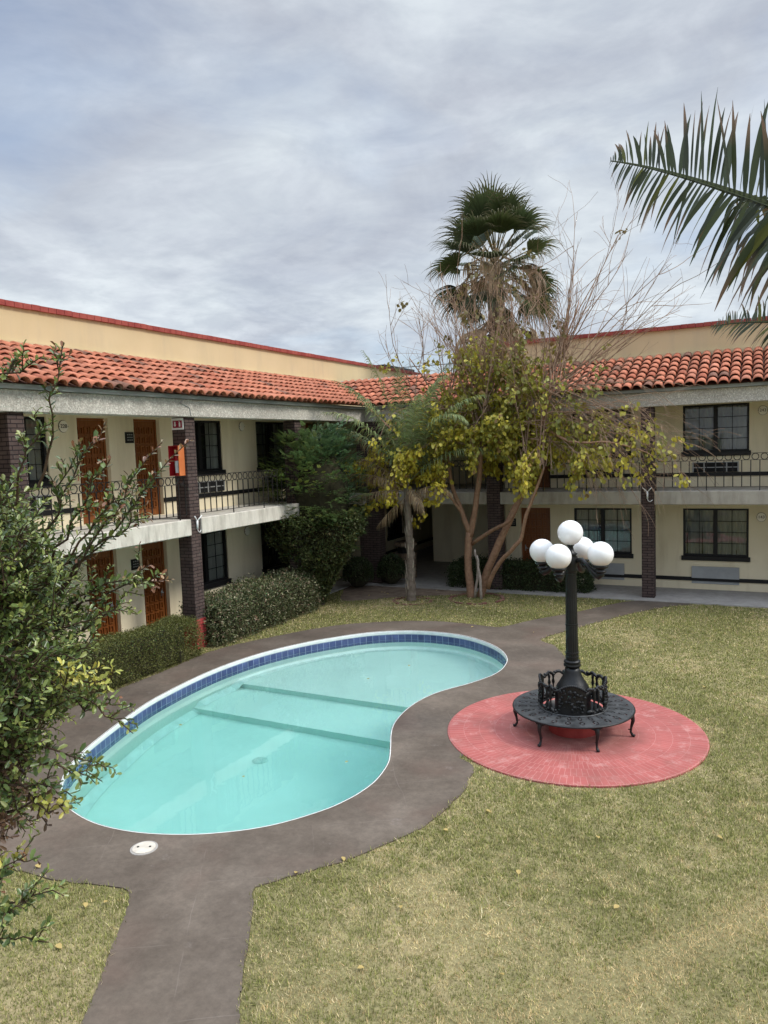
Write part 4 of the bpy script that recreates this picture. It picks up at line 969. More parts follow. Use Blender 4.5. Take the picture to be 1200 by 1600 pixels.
def grass():
    rng = np.random.default_rng(21); n = 1900000
    X = rng.uniform(-13, 6.5, n); Y = rng.uniform(2.5, 21, n)
    rel = np.stack([X, Y, np.full(n, -H)], 1); fw = np.array(fwd); z = rel @ fw
    px = 600 + F * (rel @ np.array(cr)) / z; py = 800 - F * (rel @ np.array(cu)) / z
    k = (z > 1) & (px > -140) & (px < 1340) & (py < 1760) & (rng.random(n) < np.clip((8.2 / z) ** 1.6, 0, 1))
    JX, JY = X + rng.normal(0, .018, n), Y + rng.normal(0, .018, n)
    k &= ~in_poly(JX, JY, DECK) & ~in_poly(X, Y, SOILP) & (Y < 20.95) & (X > -11.7) & ((JX - CX) ** 2 + (JY - CY) ** 2 > 1.885 ** 2)
    for hd in HEDGES: k &= ~in_poly(X, Y, hd)
    X, Y, z = X[k], Y[k], z[k]; n = len(X)
    a = vnoise(X, Y, 1.9, 1) * .34 + vnoise(X, Y, .6, 2) * .34 + vnoise(X, Y, .11, 3) * .46         # straw patches and tufts
    for (bx, by, rx, s) in ((-3.1, 6.3, .35, .24), (-2.6, 5.9, .35, .22), (-3.3, 5.4, .5, .16), (-3.75, 5.0, .22, .32), (-3.35, 4.7, .3, .3), (-2.9, 6.5, .55, .2), (-2.3, 6.2, .5, .14), (-1.8, 17.0, 1.5, .15)):
        a += s * np.exp(-(((X - bx) ** 2 + (Y - by) ** 2) / rx ** 2))
    a -= .34 * (X < -4.5) * (Y < 6)
    ed = np.minimum(1, np.abs((X - CX) ** 2 + (Y - CY) ** 2 - 1.93 ** 2) / .5); a += .22 * (1 - ed)
    wn = in_poly(X, Y, WORN); wj = in_poly(X + rng.normal(0, .13, n), Y + rng.normal(0, .13, n), WORN)
    dry = np.clip((a - .63) / .34, 0, 1); dry = np.where(wj & (rng.random(n) < .86), np.maximum(dry, .97), dry); r = rng.random(n)
    green = np.array([.195, .210, .062]); olive = np.array([.385, .372, .134]); straw = np.array([.60, .50, .26]); pale = np.array([.72, .60, .37]); tan = np.array([.60, .43, .22])
    pg = .62 * (1 - dry) ** 1.2; po = pg + .27 - .15 * dry; ps = po + (1 - po) * .56; pp2 = ps + (1 - ps) * .55
    c = np.where((r < pg)[:, None], green, np.where((r < po)[:, None], olive, np.where((r < ps)[:, None], straw, np.where((r < pp2)[:, None], pale, tan))))
    c = np.where(wj[:, None], c * .5 + np.array([.72, .53, .29]) * .5, c)
    c = c * (1 + rng.normal(0, .16, (n, 1))) * (.80 + .42 * vnoise(X, Y, .075, 9))[:, None]
    tuft = vnoise(X, Y, .13, 12); h = rng.uniform(.026, .048, n) * (1 - .4 * dry) * np.where(wj, .95, 1) * (.65 + .8 * tuft); wd = np.clip(.0030 * z / 6, .0032, .010) * rng.uniform(.6, 1.3, n)
    an = rng.uniform(0, 2 * np.pi, n); lean = rng.uniform(.05, .75, n) + (rng.random(n) < .07) * rng.uniform(.6, 1.3, n)
    B = np.stack([X, Y, np.where(in_poly(X, Y, DECK) | ((X - CX) ** 2 + (Y - CY) ** 2 < 1.9 ** 2), ZD, .016)], 1); S = np.stack([np.cos(an), np.sin(an), np.zeros(n)], 1); T = np.stack([-np.sin(an), np.cos(an), np.zeros(n)], 1)
    V = np.empty((n, 3, 3)); V[:, 0] = B - S * wd[:, None]; V[:, 1] = B + S * wd[:, None]; V[:, 2] = B + T * (h * lean)[:, None]; V[:, 2, 2] = B[:, 2] + h * rng.uniform(.5, 1, n)
    Q = np.arange(3 * n).reshape(n, 3); C = np.repeat(np.clip(c, .01, 1), 3, 0)
    o = raw_mesh('grass', V.reshape(-1, 3), Q, M['grass'], None, False, C)
    tag(o, 'short half-dry lawn of olive and straw coloured blades around pool and paving', 'grass', None, 'stuff')
grass()

# ------------------------------------------------ clipped hedges and bushes
def hedge(name, label, cat, corners, h, pal, dens, seed, leaf=.035, rough=.05, lean=0.0, tuft=0.0, wl=.55):
    rng = np.random.default_rng(seed); c0, c1, c2, c3 = [np.array(c, float) for c in corners]      # front-left, front-right, back-right, back-left
    def P2(u, v): return (c0 * (1 - u)[:, None] + c1 * u[:, None]) * (1 - v)[:, None] + (c3 * (1 - u)[:, None] + c2 * u[:, None]) * v[:, None]
    lu = np.linalg.norm(c1 - c0); lv = np.linalg.norm(c3 - c0)
    areas = [lu * lv, lu * h, lu * h, lv * h, lv * h]; parts = []
    for fi, A in enumerate(areas):
        m_ = int(dens * A); a, b = rng.random(m_), rng.random(m_)
        if fi == 0: u, v, zz_ = a, b, np.full(m_, h)
        elif fi in (1, 2): u, v, zz_ = a, np.full(m_, 0. if fi == 1 else 1.), b * h
        else: u, v, zz_ = np.full(m_, 0. if fi == 3 else 1.), a, b * h
        # round the shoulders
        e = np.minimum(np.minimum(u, 1 - u) * lu, np.minimum(v, 1 - v) * lv); zt = h - zz_
        xy = P2(u, v); cen = (c0 + c1 + c2 + c3) / 4
        bulge = vnoise(xy[:, 0] * 3 + zz_ * 2, xy[:, 1] * 3 + zz_ * 3, 1.0, seed + 3) - .5
        P = np.stack([xy[:, 0], xy[:, 1], zz_], 1)
        nrm = np.zeros((m_, 3))
        if fi == 0: nrm[:, 2] = 1
        else:
            q = {1: c0 - c3, 2: c3 - c0, 3: c0 - c1, 4: c1 - c0}[fi]; nrm[:, :2] = q / np.linalg.norm(q)
        rnd = np.clip(1 - np.minimum(e + zt, .18) / .18, 0, 1) if fi else np.clip(1 - np.minimum(e, .18) / .18, 0, 1)
        P -= nrm * (rnd * .06)[:, None]
        P += nrm * (bulge * .16 + rng.normal(-.02, rough, m_))[:, None] + rng.normal(0, .02, (m_, 3))
        P[:, 2] = np.maximum(P[:, 2], .01)
        D = unit(nrm * .8 + rng.normal(0, .7, (m_, 3)) + np.array([0, 0, .35])); NN = unit(nrm + rng.normal(0, .6, (m_, 3)))
        if tuft:
            tk = rng.random(m_) < tuft
            P[tk] += nrm[tk] * rng.uniform(0, .12, (tk.sum(), 1))
        parts.append(leaf_arrays(P, D, NN, rng.uniform(.7, 1.3, m_) * leaf, rng.uniform(.7, 1.3, m_) * leaf * wl, pick(pal, m_, rng)))
    V, Q, C = merge(parts); base = np.array([*(c0 + c1 + c2 + c3) / 4, 0])
    t = thing(name, label, cat, base)
    raw_mesh('foliage', V - base, Q, M['leaf'], t, False, C)
    mb = MB(); k = .10; ins = lambda c: base[:2] + (c - base[:2]) * (1 - k / min(lu, lv) * 1.6)
    q = [ins(c) - base[:2] for c in (c0, c1, c2, c3)]
    mb.add([(p[0], p[1], .05) for p in q] + [(p[0], p[1], h - k) for p in q], [(0, 1, 2, 3), (4, 7, 6, 5), (0, 4, 5, 1), (1, 5, 6, 2), (2, 6, 7, 3), (3, 7, 4, 0)]); mb.build('dark_core', M['twigs'], t)  # opaque dark core added to close the view through the leaves
    mb = MB()
    for i in range(8):
        u, v = random.random(), random.random(); p = (c0 * (1 - u) + c1 * u) * (1 - v) + (c3 * (1 - u) + c2 * u) * v - base[:2]; mb.tube([(p[0], p[1], -.03), (p[0] + .02, p[1], .3)], .02, 5)
    mb.build('stem', M['twigs'], t)
M['twigs'] = simple('hedge_core_and_stem', (.022, .020, .010), (.045, .04, .02), .95, 12)  # dark colour for hedge stems and for the solid cores added inside foliage
olivep = [(.135, .145, .036, 5), (.090, .102, .026, 4), (.19, .19, .055, 2), (.24, .22, .09, .5)]
mixp = [(.115, .135, .055, 4), (.065, .085, .034, 4), (.22, .22, .11, 2), (.38, .34, .22, 1.2), (.26, .17, .11, .8)]
darkp = [(.034, .052, .018, 5), (.052, .076, .026, 4), (.085, .11, .040, 1.2), (.13, .13, .07, .3)]
hedge('hedge', 'low boxy olive green hedge left of the red column foot beside the pool', 'hedge', [(-10.93, 8.3), (-10.90, 12.55), (-11.62, 12.60), (-11.66, 8.3)], .88, olivep, 3600, 31, .030, .03)
hedge('hedge', 'taller boxy speckled hedge right of the red column foot with reddish tips', 'hedge', [(-11.02, 13.3), (-10.98, 17.45), (-12.25, 17.5), (-12.02, 13.25)], .98, mixp, 1800, 32, .056, .06, 0, .28)
hedge('hedge', 'long dark green hedge in front of the ground floor door of the right hand wing', 'hedge', [(-8.55, 21.35), (-4.47, 21.45), (-4.47, 22.2), (-8.55, 22.2)], .80, darkp, 1600, 33, .06, .05, 0, .1)
def blob(name, label, cat, c, r, h, pal, n, seed, leaf):
    rng = np.random.default_rng(seed); d = rand_dirs(n, rng); d[:, 2] = np.abs(d[:, 2]) * 1.0 - .35 * (rng.random(n) < .4)
    R = np.array([r, r, h * .55]); b = 1 + .18 * (vnoise(d[:, 0] * 4, d[:, 1] * 4 + d[:, 2] * 5, 1, seed) - .5)
    P = d * R * (b * rng.uniform(.86, 1.04, n))[:, None] + np.array([0, 0, h * .5]); P[:, 2] = np.maximum(P[:, 2], .02)
    V, Q, C = leaf_arrays(P, unit(d + rng.normal(0, .7, (n, 3)) + [0, 0, .3]), unit(d + rng.normal(0, .5, (n, 3))), rng.uniform(.7, 1.3, n) * leaf, rng.uniform(.7, 1.3, n) * leaf * .55, pick(pal, n, rng))
    t = thing(name, label, cat, (*c, 0)); raw_mesh('foliage', V, Q, M['leaf'], t, False, C)
    mb = MB(); mb.sphere((0, 0, h * .48), 1, 14, 9, (r * .8, r * .8, h * .44)); mb.build('dark_core', M['twigs'], t)  # solid dark core added inside the bush
blob('round_bush', 'small dark rounded bush at the foot of the shaded corner column', 'bush', (-11.36, 20.55), .46, .92, darkp, 2200, 41, .06)
blob('round_bush', 'small dark rounded bush in front of the stone clad bin', 'bush', (-10.58, 21.35), .44, .92, darkp, 2200, 42, .06)

# ------------------------------------------------ tall clipped evergreen with a loose feathery top
def evergreen():
    rng = np.random.default_rng(51); t = thing('evergreen_shrub', 'tall bulging evergreen shrub, tight below and feathery on top, against the left balcony', 'shrub', (-11.16, 18.0, 0))
    prof = [(.0, .15), (.25, .22), (.55, .40), (.9, .62), (1.4, .92), (2.0, 1.18), (2.5, 1.30), (2.9, 1.38), (3.3, 1.44), (3.7, 1.36), (4.1, 1.08), (4.45, .72), (4.8, .30)]
    zs_ = np.array([p[0] for p in prof]); rs_ = np.array([p[1] * 1.12 for p in prof]); sq = np.array([1.0, .82])
    parts = []
    # tight lower part
    n = 15000; z = rng.uniform(.05, 2.75, n); a = rng.uniform(0, 2 * np.pi, n); r = np.interp(z, zs_, rs_)
    b = vnoise(a * 2.6, z * 2.0, 1, 5) * .46 + vnoise(a * 7, z * 5, 1, 6) * .34 - .42
    r = r * .88; rr = r * (1 + b * .8) * rng.uniform(.88, 1.03, n); off = np.interp(z, [0, 1, 2.5], [-.15, -.1, 0.0])
    d = np.stack([np.cos(a), np.sin(a), np.zeros(n)], 1); P = np.stack([d[:, 0] * rr + off, d[:, 1] * rr * 1.02, z], 1)
    pal = [(.058, .072, .024, 5), (.085, .100, .032, 4), (.13, .14, .048, 1.6), (.16, .13, .06, .5)]
    parts.append(leaf_arrays(P, unit(d + rng.normal(0, .8, (n, 3)) + [0, 0, .2]), unit(d + rng.normal(0, .6, (n, 3))), rng.uniform(.05, .11, n), rng.uniform(.03, .06, n), pick(pal, n, rng)))
    # boughs above: flattened tiers of short sprays with dark gaps between the tiers
    V2 = []
    for b_ in range(270):
        zb = rng.uniform(1.5, 2.9) if b_ % 3 == 0 else rng.uniform(2.3, 4.55); ab = b_ * 2.39996 + rng.normal(0, .3); rb = np.interp(zb, zs_, rs_) * rng.uniform(.74, 1.02) * (.93 if zb < 2.4 else 1)
        rise = np.interp(zb, [1.6, 2.2, 3.2, 4.4], [-.1, .02, .22, 1.0]) + rng.normal(0, .1); out_ = np.array([math.cos(ab), math.sin(ab), 0.])
        tip = np.array([math.cos(ab) * rb, math.sin(ab) * rb * 1.02, zb + rise * .5]); wdt = rng.uniform(.20, .36); tone = rng.normal(1, .17); sidev = np.array([-math.sin(ab), math.cos(ab), 0.])
        for q in range(24):
            f = rng.uniform(-.75, 0); base = tip + out_ * f * .8 + np.array([0, 0, rise * f * .7 + rng.normal(0, .035) + .05 * (1 - abs(f))]) + sidev * rng.normal(0, wdt * .6)
            dr = unit(out_ * rng.uniform(.4, 1.1) + sidev * rng.normal(0, .55) + np.array([0, 0, rise * .7 + rng.normal(-.02, .14)])); L = rng.uniform(.12, .26) * (1 if zb < 4 else 1.25)
            side = unit(np.cross(dr, [0, 0, 1.0])); nn = np.cross(side, dr); m_ = 11
            tt = np.linspace(.08, 1, m_); sg = np.where(np.arange(m_) % 2 == 0, 1, -1)
            P = base + dr * (tt * L)[:, None] - np.array([0, 0, 1]) * (tt ** 2 * L * .15)[:, None]
            D = unit(dr + side * (sg * .9)[:, None] + rng.normal(0, .15, (m_, 3))); ll = L * .38 * (1.1 - tt * .6)
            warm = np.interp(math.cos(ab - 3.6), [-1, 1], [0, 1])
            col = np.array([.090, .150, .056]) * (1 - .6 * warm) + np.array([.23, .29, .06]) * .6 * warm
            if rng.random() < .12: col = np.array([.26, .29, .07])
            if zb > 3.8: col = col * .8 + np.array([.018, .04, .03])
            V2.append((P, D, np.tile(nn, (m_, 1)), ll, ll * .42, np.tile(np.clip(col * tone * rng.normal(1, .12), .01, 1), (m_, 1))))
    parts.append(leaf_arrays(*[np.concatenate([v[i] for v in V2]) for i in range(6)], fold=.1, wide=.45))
    # leaders poking up
    V3 = []
    for (x, y, zt) in ((-1.05, -.2, 4.75), (-.55, .1, 4.95), (.15, 0, 5.05), (-.15, -.25, 4.7), (.45, .1, 4.7), (-1.45, -.1, 4.25), (.85, .1, 4.25), (-.8, -.3, 4.55), (1.15, 0, 3.9), (-1.5, 0, 3.8)):
        m_ = 70; tt = np.linspace(0, 1, m_); zt += .28; b0 = np.array([x * .75, y, zt - 1.3]); P = b0 + (np.array([x, y, zt]) - b0) * tt[:, None]; a = np.arange(m_) * 2.4
        D = unit(np.stack([np.cos(a), np.sin(a), np.full(m_, .55)], 1)); ll = .30 * (1.12 - tt) * rng.uniform(.7, 1.2, m_) + .05
        V3.append((P, D, rand_dirs(m_, rng, .5), ll, ll * .22, np.clip(np.array([.065, .105, .052]) * (1 + rng.normal(0, .2, (m_, 1))), .01, 1)))
    parts.append(leaf_arrays(*[np.concatenate([v[i] for v in V3]) for i in range(6)], fold=.1, wide=.4))
    V, Q, C = merge(parts); raw_mesh('foliage', V, Q, M['leaf'], t, False, C)
    mb = MB(); mb.lathe([(max(.02, r * .66), z) for z, r in prof[1:-1]], 18); o = mb.build('dark_core', M['twigs'], t); o.data.transform(Matrix.Diagonal((1, .8, .97, 1)))  # solid dark core added behind the evergreen's leaves
    mb = MB(); mb.col = (.10, .085, .07); mb.tube([(-.08, 0, -.05), (-.05, 0, .4), (0, 0, 1.2)], [.17, .13, .09], 10); mb.build('trunk', M['bark'], t, True)
evergreen()

# ------------------------------------------------ feather palms
def frond(rng, base, dir0, L, droop, leafL, leafW, npair, pal, rachis_col, plane=.35, hang=.5, tipc=None, curlv=.0, seg=26, vee=.45, start=.16, rw=.02, roll=0.0, a0=1.25, a1=.95, a2=.35, taper=(1, .6, .28)):
    """returns quads for one pinnate frond: tapering rachis plus paired drooping leaflets"""
    d = unit(np.array(dir0, float)); pts = [np.array(base, float)]; ds = [d]; st = L / seg
    for i in range(seg):
        d = unit(d + np.array([0, 0, -droop * st * (.4 + 1.2 * i / seg)])); pts.append(pts[-1] + d * st); ds.append(d)
    pts = np.array(pts); ds = np.array(ds)
    w = np.linspace(rw, rw * .2, len(pts)); up = np.array([0, 0, 1.0]); S0 = unit(np.cross(ds, up)); 
    rc = np.tile(rachis_col, (len(pts), 1))
    Nn = np.cross(S0, ds)
    v = [];   # rachis as two crossed strips
    P = pts; vs_, qs_, cs_ = [], [], []
    for S in (S0, Nn):
        vv = np.empty((2 * len(P), 3)); vv[0::2] = P - S * w[:, None]; vv[1::2] = P + S * w[:, None]
        a = 2 * np.arange(len(P) - 1)[:, None] + sum(len(x) for x in vs_); vs_.append(vv); qs_.append(np.concatenate([a, a + 1, a + 3, a + 2], 1)); cs_.append(np.repeat(rc, 2, 0))
    out = [(np.concatenate(vs_), np.concatenate(qs_), np.concatenate(cs_))]
    tt = np.linspace(start, .995, npair); K = 6
    for sg in (-1, 1):
        for t in tt:
            i = t * seg; i0 = min(int(i), seg - 1); f = i - i0; p = pts[i0] * (1 - f) + pts[i0 + 1] * f; dd = unit(ds[i0] * (1 - f) + ds[i0 + 1] * f)
            s = unit(np.cross(dd, up)); nn = np.cross(s, dd); s, nn = s * math.cos(roll) + nn * math.sin(roll), nn * math.cos(roll) - s * math.sin(roll)
            ang = np.interp(t, [0, .5, 1], [a0, a1, a2]) + rng.normal(0, .07)
            ld = unit(dd * math.cos(ang) + (s * sg + nn * (vee + rng.normal(0, .12))) * math.sin(ang))
            ll = leafL * np.interp(t, [0, .2, .6, .9, 1], [.55, .95, *taper]) * rng.uniform(.8, 1.12)
            lp = [p]; g = ld.copy()
            for k in range(K):
                g = unit(g + np.array([0, 0, -hang * (k + .4) / K * rng.uniform(.7, 1.3)])); lp.append(lp[-1] + g * ll / K)
            lp = np.array(lp); tgt = unit(np.cross(g, nn) + 1e-6); side = unit(np.cross(unit(lp[-1] - lp[0]), nn + rng.normal(0, .25, 3)))
            hw = leafW * .5 * min(1, (ll / leafL) ** .8 + .05) * np.array([.45, .95, 1.1, 1.0, .8, .5, .06]) * rng.uniform(.8, 1.15)
            c = pick(pal, 1, rng)[0]; cc = np.tile(c, (K + 1, 1))
            if tipc is not None and rng.random() < .6: cc[-2:] = tipc; cc[-3] = (c + np.array(tipc)) / 2
            vv = np.empty((2 * (K + 1), 3)); vv[0::2] = lp - side * hw[:, None]; vv[1::2] = lp + side * hw[:, None]
            a = 2 * np.arange(K)[:, None]; out.append((vv, np.concatenate([a, a + 1, a + 3, a + 2], 1), np.repeat(cc, 2, 0)))
    return merge(out)
gpal = [(.16, .205, .08, 4), (.21, .25, .11, 3), (.29, .29, .10, 1.3)]; dpal = [(.30, .20, .10, 3), (.22, .14, .07, 3), (.38, .28, .15, 1.5)]
def small_palm():
    rng = np.random.default_rng(61); base = np.array([-8.98, 19.3, 0]); t = thing('small_palm', 'slim feather palm with ringed grey trunk and hanging dead brown fronds', 'palm', base)
    mb = MB(); pts, rad = [], []
    for i in range(46):
        z = i * 3.25 / 45 - .03; pts.append((.02 * math.sin(z * 1.3) + (.02 if i % 2 else 0) * .3, .015 * math.cos(z), z)); rad.append((.148 - .03 * min(1, z / .6) - .010 * z) * (1 + (.07 if i % 3 == 0 else -.02)))
    mb.col = (.19, .15, .115); mb.tube(pts, rad, 14)
    for k in range(46):                                              # torn old leaf bases and fibres
        z = rng.uniform(.1, 3.2); a = rng.uniform(0, 6.28); r = .122 - .010 * z; mb.col = tuple(np.array([.30, .25, .19]) * rng.uniform(.5, 1.25))
        p = np.array([math.cos(a) * r, math.sin(a) * r, z]); q = p + np.array([math.cos(a) * .035, math.sin(a) * .035, rng.uniform(.12, .38)]); mb.tube([p, (p + q) / 2 + [0, 0, .02], q], [.022, .02, .005], 5)
    mb.build('trunk', M['bark'], t)
    top = np.array([.03, 0, 3.45]); green, dead = [], []
    spec = [((-.55, .1, 1.6), 2.9, .34), ((-.25, -.2, 2.0), 3.1, .33), ((.35, .1, 1.9), 3.0, .36), ((.75, -.1, 1.45), 3.0, .36), ((-.95, -.2, 1.35), 2.8, .40), ((.15, .5, 2.0), 2.9, .35), ((-.3, .6, 1.4), 2.8, .4), ((.6, .6, 1.2), 2.8, .42), ((-.5, -.6, 1.5), 2.8, .40), ((.4, -.6, 1.7), 2.7, .38), ((1.1, .1, 1.0), 2.6, .42), ((.0, -.2, 2.6), 2.6, .26), ((.55, -.35, 2.1), 3.1, .42), ((.7, -.4, 1.7), 2.9, .55), ((-.6, -.4, 2.2), 3.0, .36)]
    for d, L, dr in spec: green.append(frond(rng, top + rng.normal(0, .03, 3), d, L * 1.18, dr * 1.12, .55, .032, 54, gpal, (.22, .23, .10), hang=.9, vee=.3, rw=.018))
    for d, L, dr in (((-1, -.25, 1.0), 2.7, .42), ((-1.0, -.5, .55), 2.4, .36), ((-.9, -.1, 1.5), 2.9, .45), ((-.8, -.6, .1), 1.7, .3), ((-.9, -.5, .9), 2.2, .6), ((.9, -.3, .6), 1.7, .75), ((-.5, -.6, -.5), 1.3, .3), ((.55, -.5, -.3), 1.2, .5)):
        dead.append(frond(rng, top - [0, 0, rng.uniform(.1, .5)], d, L, dr, .42, .018, 40, dpal, (.33, .25, .15), hang=1.9, vee=-.1, rw=.014))
    V, Q, C = merge(green); raw_mesh('crown', V, Q, M['palm'], t, False, C)
    V, Q, C = merge(dead); o = raw_mesh('dead_fronds', V, Q, M['leaf'], t, False, C); o['label'] = 'dry brown hanging fronds'
small_palm()
def foreground_palm():
    rng = np.random.default_rng(62); tp = at(1640, 460, 2.35); base = np.array([tp.x, tp.y, 0]); t = thing('foreground_palm', 'near feather palm at the right edge, broad dark fronds reaching into the sky', 'palm', base)
    mb = MB(); mb.col = (.20, .16, .12); mb.tube([(0, 0, -.05), (.02, 0, 1.5), (0, 0, 3.2), (0, 0, tp.z - .1)], [.26, .2, .18, .15], 16); mb.build('trunk', M['bark'], t, True)
    pal = [(.034, .046, .022, 5), (.048, .064, .028, 4), (.10, .11, .022, 2)]; tip = (.20, .13, .085); parts = []
    O = np.array(base)
    def F_(p0, p1, sag, leafL, leafW, npair, **kw):
        a, b = np.array(p0), np.array(p1); d = b - a; L = np.linalg.norm(d)
        return frond(rng, a - O, d / L + np.array([0, 0, sag * .5]), L * 1.01, sag / L, leafL, leafW, npair, pal, (.07, .085, .035), **kw)
    parts.append(F_(at(1400, 395, 2.1), at(955, 258, 4.5), .10, .40, .036, 58, taper=(.85, .48, .08), tipc=tip, hang=.22, vee=.05, rw=.018, start=.05, roll=1.38, a0=1.15, a1=1.05, a2=.7))
    parts.append(F_(at(1420, 430, 2.1), at(1150, 320, 3.5), .22, .38, .046, 26, tipc=tip, hang=.75, vee=-.1, rw=.018, start=.1, roll=.5))
    parts.append(F_(at(1420, 520, 2.2), at(1112, 516, 4.4), .10, .17, .017, 60, taper=(1, .6, .15), tipc=tip, hang=.22, vee=.2, rw=.010, start=.1, roll=1.1, a0=1.1, a1=.95, a2=.6))
    for d in ((1, .2, .8), (.8, -.6, .6), (.3, .9, .9), (.9, .7, .3), (.2, -1, .7), (.1, .2, 1.4)):
        parts.append(frond(rng, np.array([0, 0, tp.z - .05]), d, 2.3, .45, .5, .045, 34, pal, (.07, .085, .035), hang=.4, tipc=tip, rw=.02))
    V, Q, C = merge(parts); raw_mesh('crown', V, Q, M['palm'], t, False, C)
foreground_palm()

# ------------------------------------------------ fan palm behind the roofs
def fan_palm():
    rng = np.random.default_rng(63); base = np.array([-9.52, 29.3, 0]); t = thing('fan_palm', 'tall shaggy fan palm with a skirt of dead fronds rising behind the tiled roof', 'palm', base)
    mb = MB(); mb.col = (.20, .15, .11); mb.tube([(0, 0, -.05), (0, 0, 5), (.05, 0, 11.4)], [.42, .34, .30], 14); mb.build('trunk', M['bark'], t, True)
    top = np.array([.05, 0, 11.75])
    def fan(base, d, pet, R, nseg, droop, pal, sp, tipc, pc, wid=.075):
        d = unit(np.array(d, float)); s = unit(np.cross(d, [0, 0, 1.0]) + 1e-6); n_ = np.cross(s, d); ro = rng.normal(0, .45); s, n_ = s * math.cos(ro) + n_ * math.sin(ro), n_ * math.cos(ro) - s * math.sin(ro); hub = base + d * pet - np.array([0, 0, pet * pet * .05])
        segs = []; K = 6
        w = np.array([.030, .022]); P = np.array([base, hub]); segs.append((P, w, s, np.tile(pc, (2, 1)))); segs.append((P, w, n_, np.tile(pc, (2, 1))))
        c0 = pick(pal, 1, rng, .12)[0]
        for i in range(nseg):
            a = (i / (nseg - 1) - .5) * sp; g = unit(d * math.cos(a) + s * math.sin(a) + n_ * (.12 * abs(math.sin(a)))); ll = R * (1 - .16 * abs(a) / (sp / 2)) * rng.uniform(.86, 1.08); lp = [hub]
            for k in range(K):
                g = unit(g + np.array([0, 0, -droop * max(0, k - 1.5) / K * rng.uniform(.5, 1.5)])); lp.append(lp[-1] + g * ll / K)
            lp = np.array(lp); side = unit(np.cross(unit(lp[3] - lp[0]), n_ + rng.normal(0, .12, 3))); hw = wid * .5 * np.array([.25, .8, 1.1, 1.1, .62, .34, .05])
            c = np.clip(c0 * rng.uniform(.8, 1.2), .005, 1); cc = np.tile(c, (K + 1, 1)); 
            if tipc is not None: cc[-2:] = tipc; cc[-3] = (c + np.array(tipc)) / 2
            segs.append((lp, hw, side, cc))
        return strip_arrays(segs)
    G = [(.062, .086, .028, 4), (.082, .110, .034, 3), (.046, .066, .026, 3)]; parts = []; gold = math.pi * (3 - 5 ** .5)
    n = 44
    for i in range(n):
        el = math.radians(np.interp(i, [0, n * .25, n * .6, n], [86, 48, 8, -52])) + rng.normal(0, .17) + rng.normal(0, .07); a = i * gold + rng.normal(0, .15)
        d = (math.cos(a) * math.cos(el), math.sin(a) * math.cos(el), math.sin(el))
        parts.append(fan(top + np.array([0, 0, -.02 * i]), d, rng.uniform(1.25, 1.8) * (1 if el > -.2 else .95), rng.uniform(1.5, 1.85), 32, .9 + .4 * (el < 0), G, 2.5, (.11, .10, .055), (.14, .12, .05)))
    V, Q, C = merge(parts); raw_mesh('crown', V, Q, M['palm'], t, False, C)
    D = [(.36, .26, .15, 4), (.27, .18, .10, 3), (.44, .34, .21, 2), (.20, .13, .075, 1)]; parts = []
    for i in range(130):                                             # skirt: closed dead fans pressed down the trunk
        z = rng.uniform(7.6, 9.5) if i < 112 else rng.uniform(11.0, 11.8); a = rng.uniform(0, 6.28); el = math.radians(rng.uniform(-55, -15))
        if z > 10.4: el = math.radians(rng.uniform(-50, -10))
        d = (math.cos(a) * math.cos(el), math.sin(a) * math.cos(el), math.sin(el))
        parts.append(fan(np.array([math.cos(a) * .28, math.sin(a) * .28, z]), d, rng.uniform(.7, 1.2), rng.uniform(1.0, 1.9), 15, 4.5, D, rng.uniform(.4, 1.1), None, (.30, .21, .12), .06))
    for i in range(34):                                              # old flower stalks drooping through the crown
        a = rng.uniform(0, 6.28); p = top + np.array([0, 0, rng.uniform(-.4, .4)]); g = unit(np.array([math.cos(a) * .8, math.sin(a) * .8, 1.1])); lp = [p]
        L = rng.uniform(1.6, 3.0)
        for k in range(12): g = unit(g + np.array([0, 0, -.30 - .03 * k])); lp.append(lp[-1] + g * L / 12)
        lp = np.array(lp); s = unit(np.cross(lp[-1] - lp[0], [0, 0, 1.0])); c = np.tile(pick(D, 1, rng)[0] * 1.1, (13, 1))
        parts.append(strip_arrays([(lp, np.full(13, .016), s, c)]))
        for q in range(9):
            k = rng.integers(5, 12); p2 = lp[k] + rng.normal(0, .03, 3); hl = rng.uniform(.25, .7); pp_ = np.array([p2, p2 + [rng.normal(0, .05), rng.normal(0, .05), -hl * .5], p2 + [rng.normal(0, .1), rng.normal(0, .1), -hl]])
            parts.append(strip_arrays([(pp_, np.array([.014, .012, .004]), unit(rng.normal(0, 1, 3)), np.tile(pick(D, 1, rng)[0], (3, 1)))]))
    V, Q, C = merge(parts); o = raw_mesh('dead_skirt', V, Q, M['leaf'], t, False, C); o['label'] = 'straw brown skirt of dead fronds'
fan_palm()

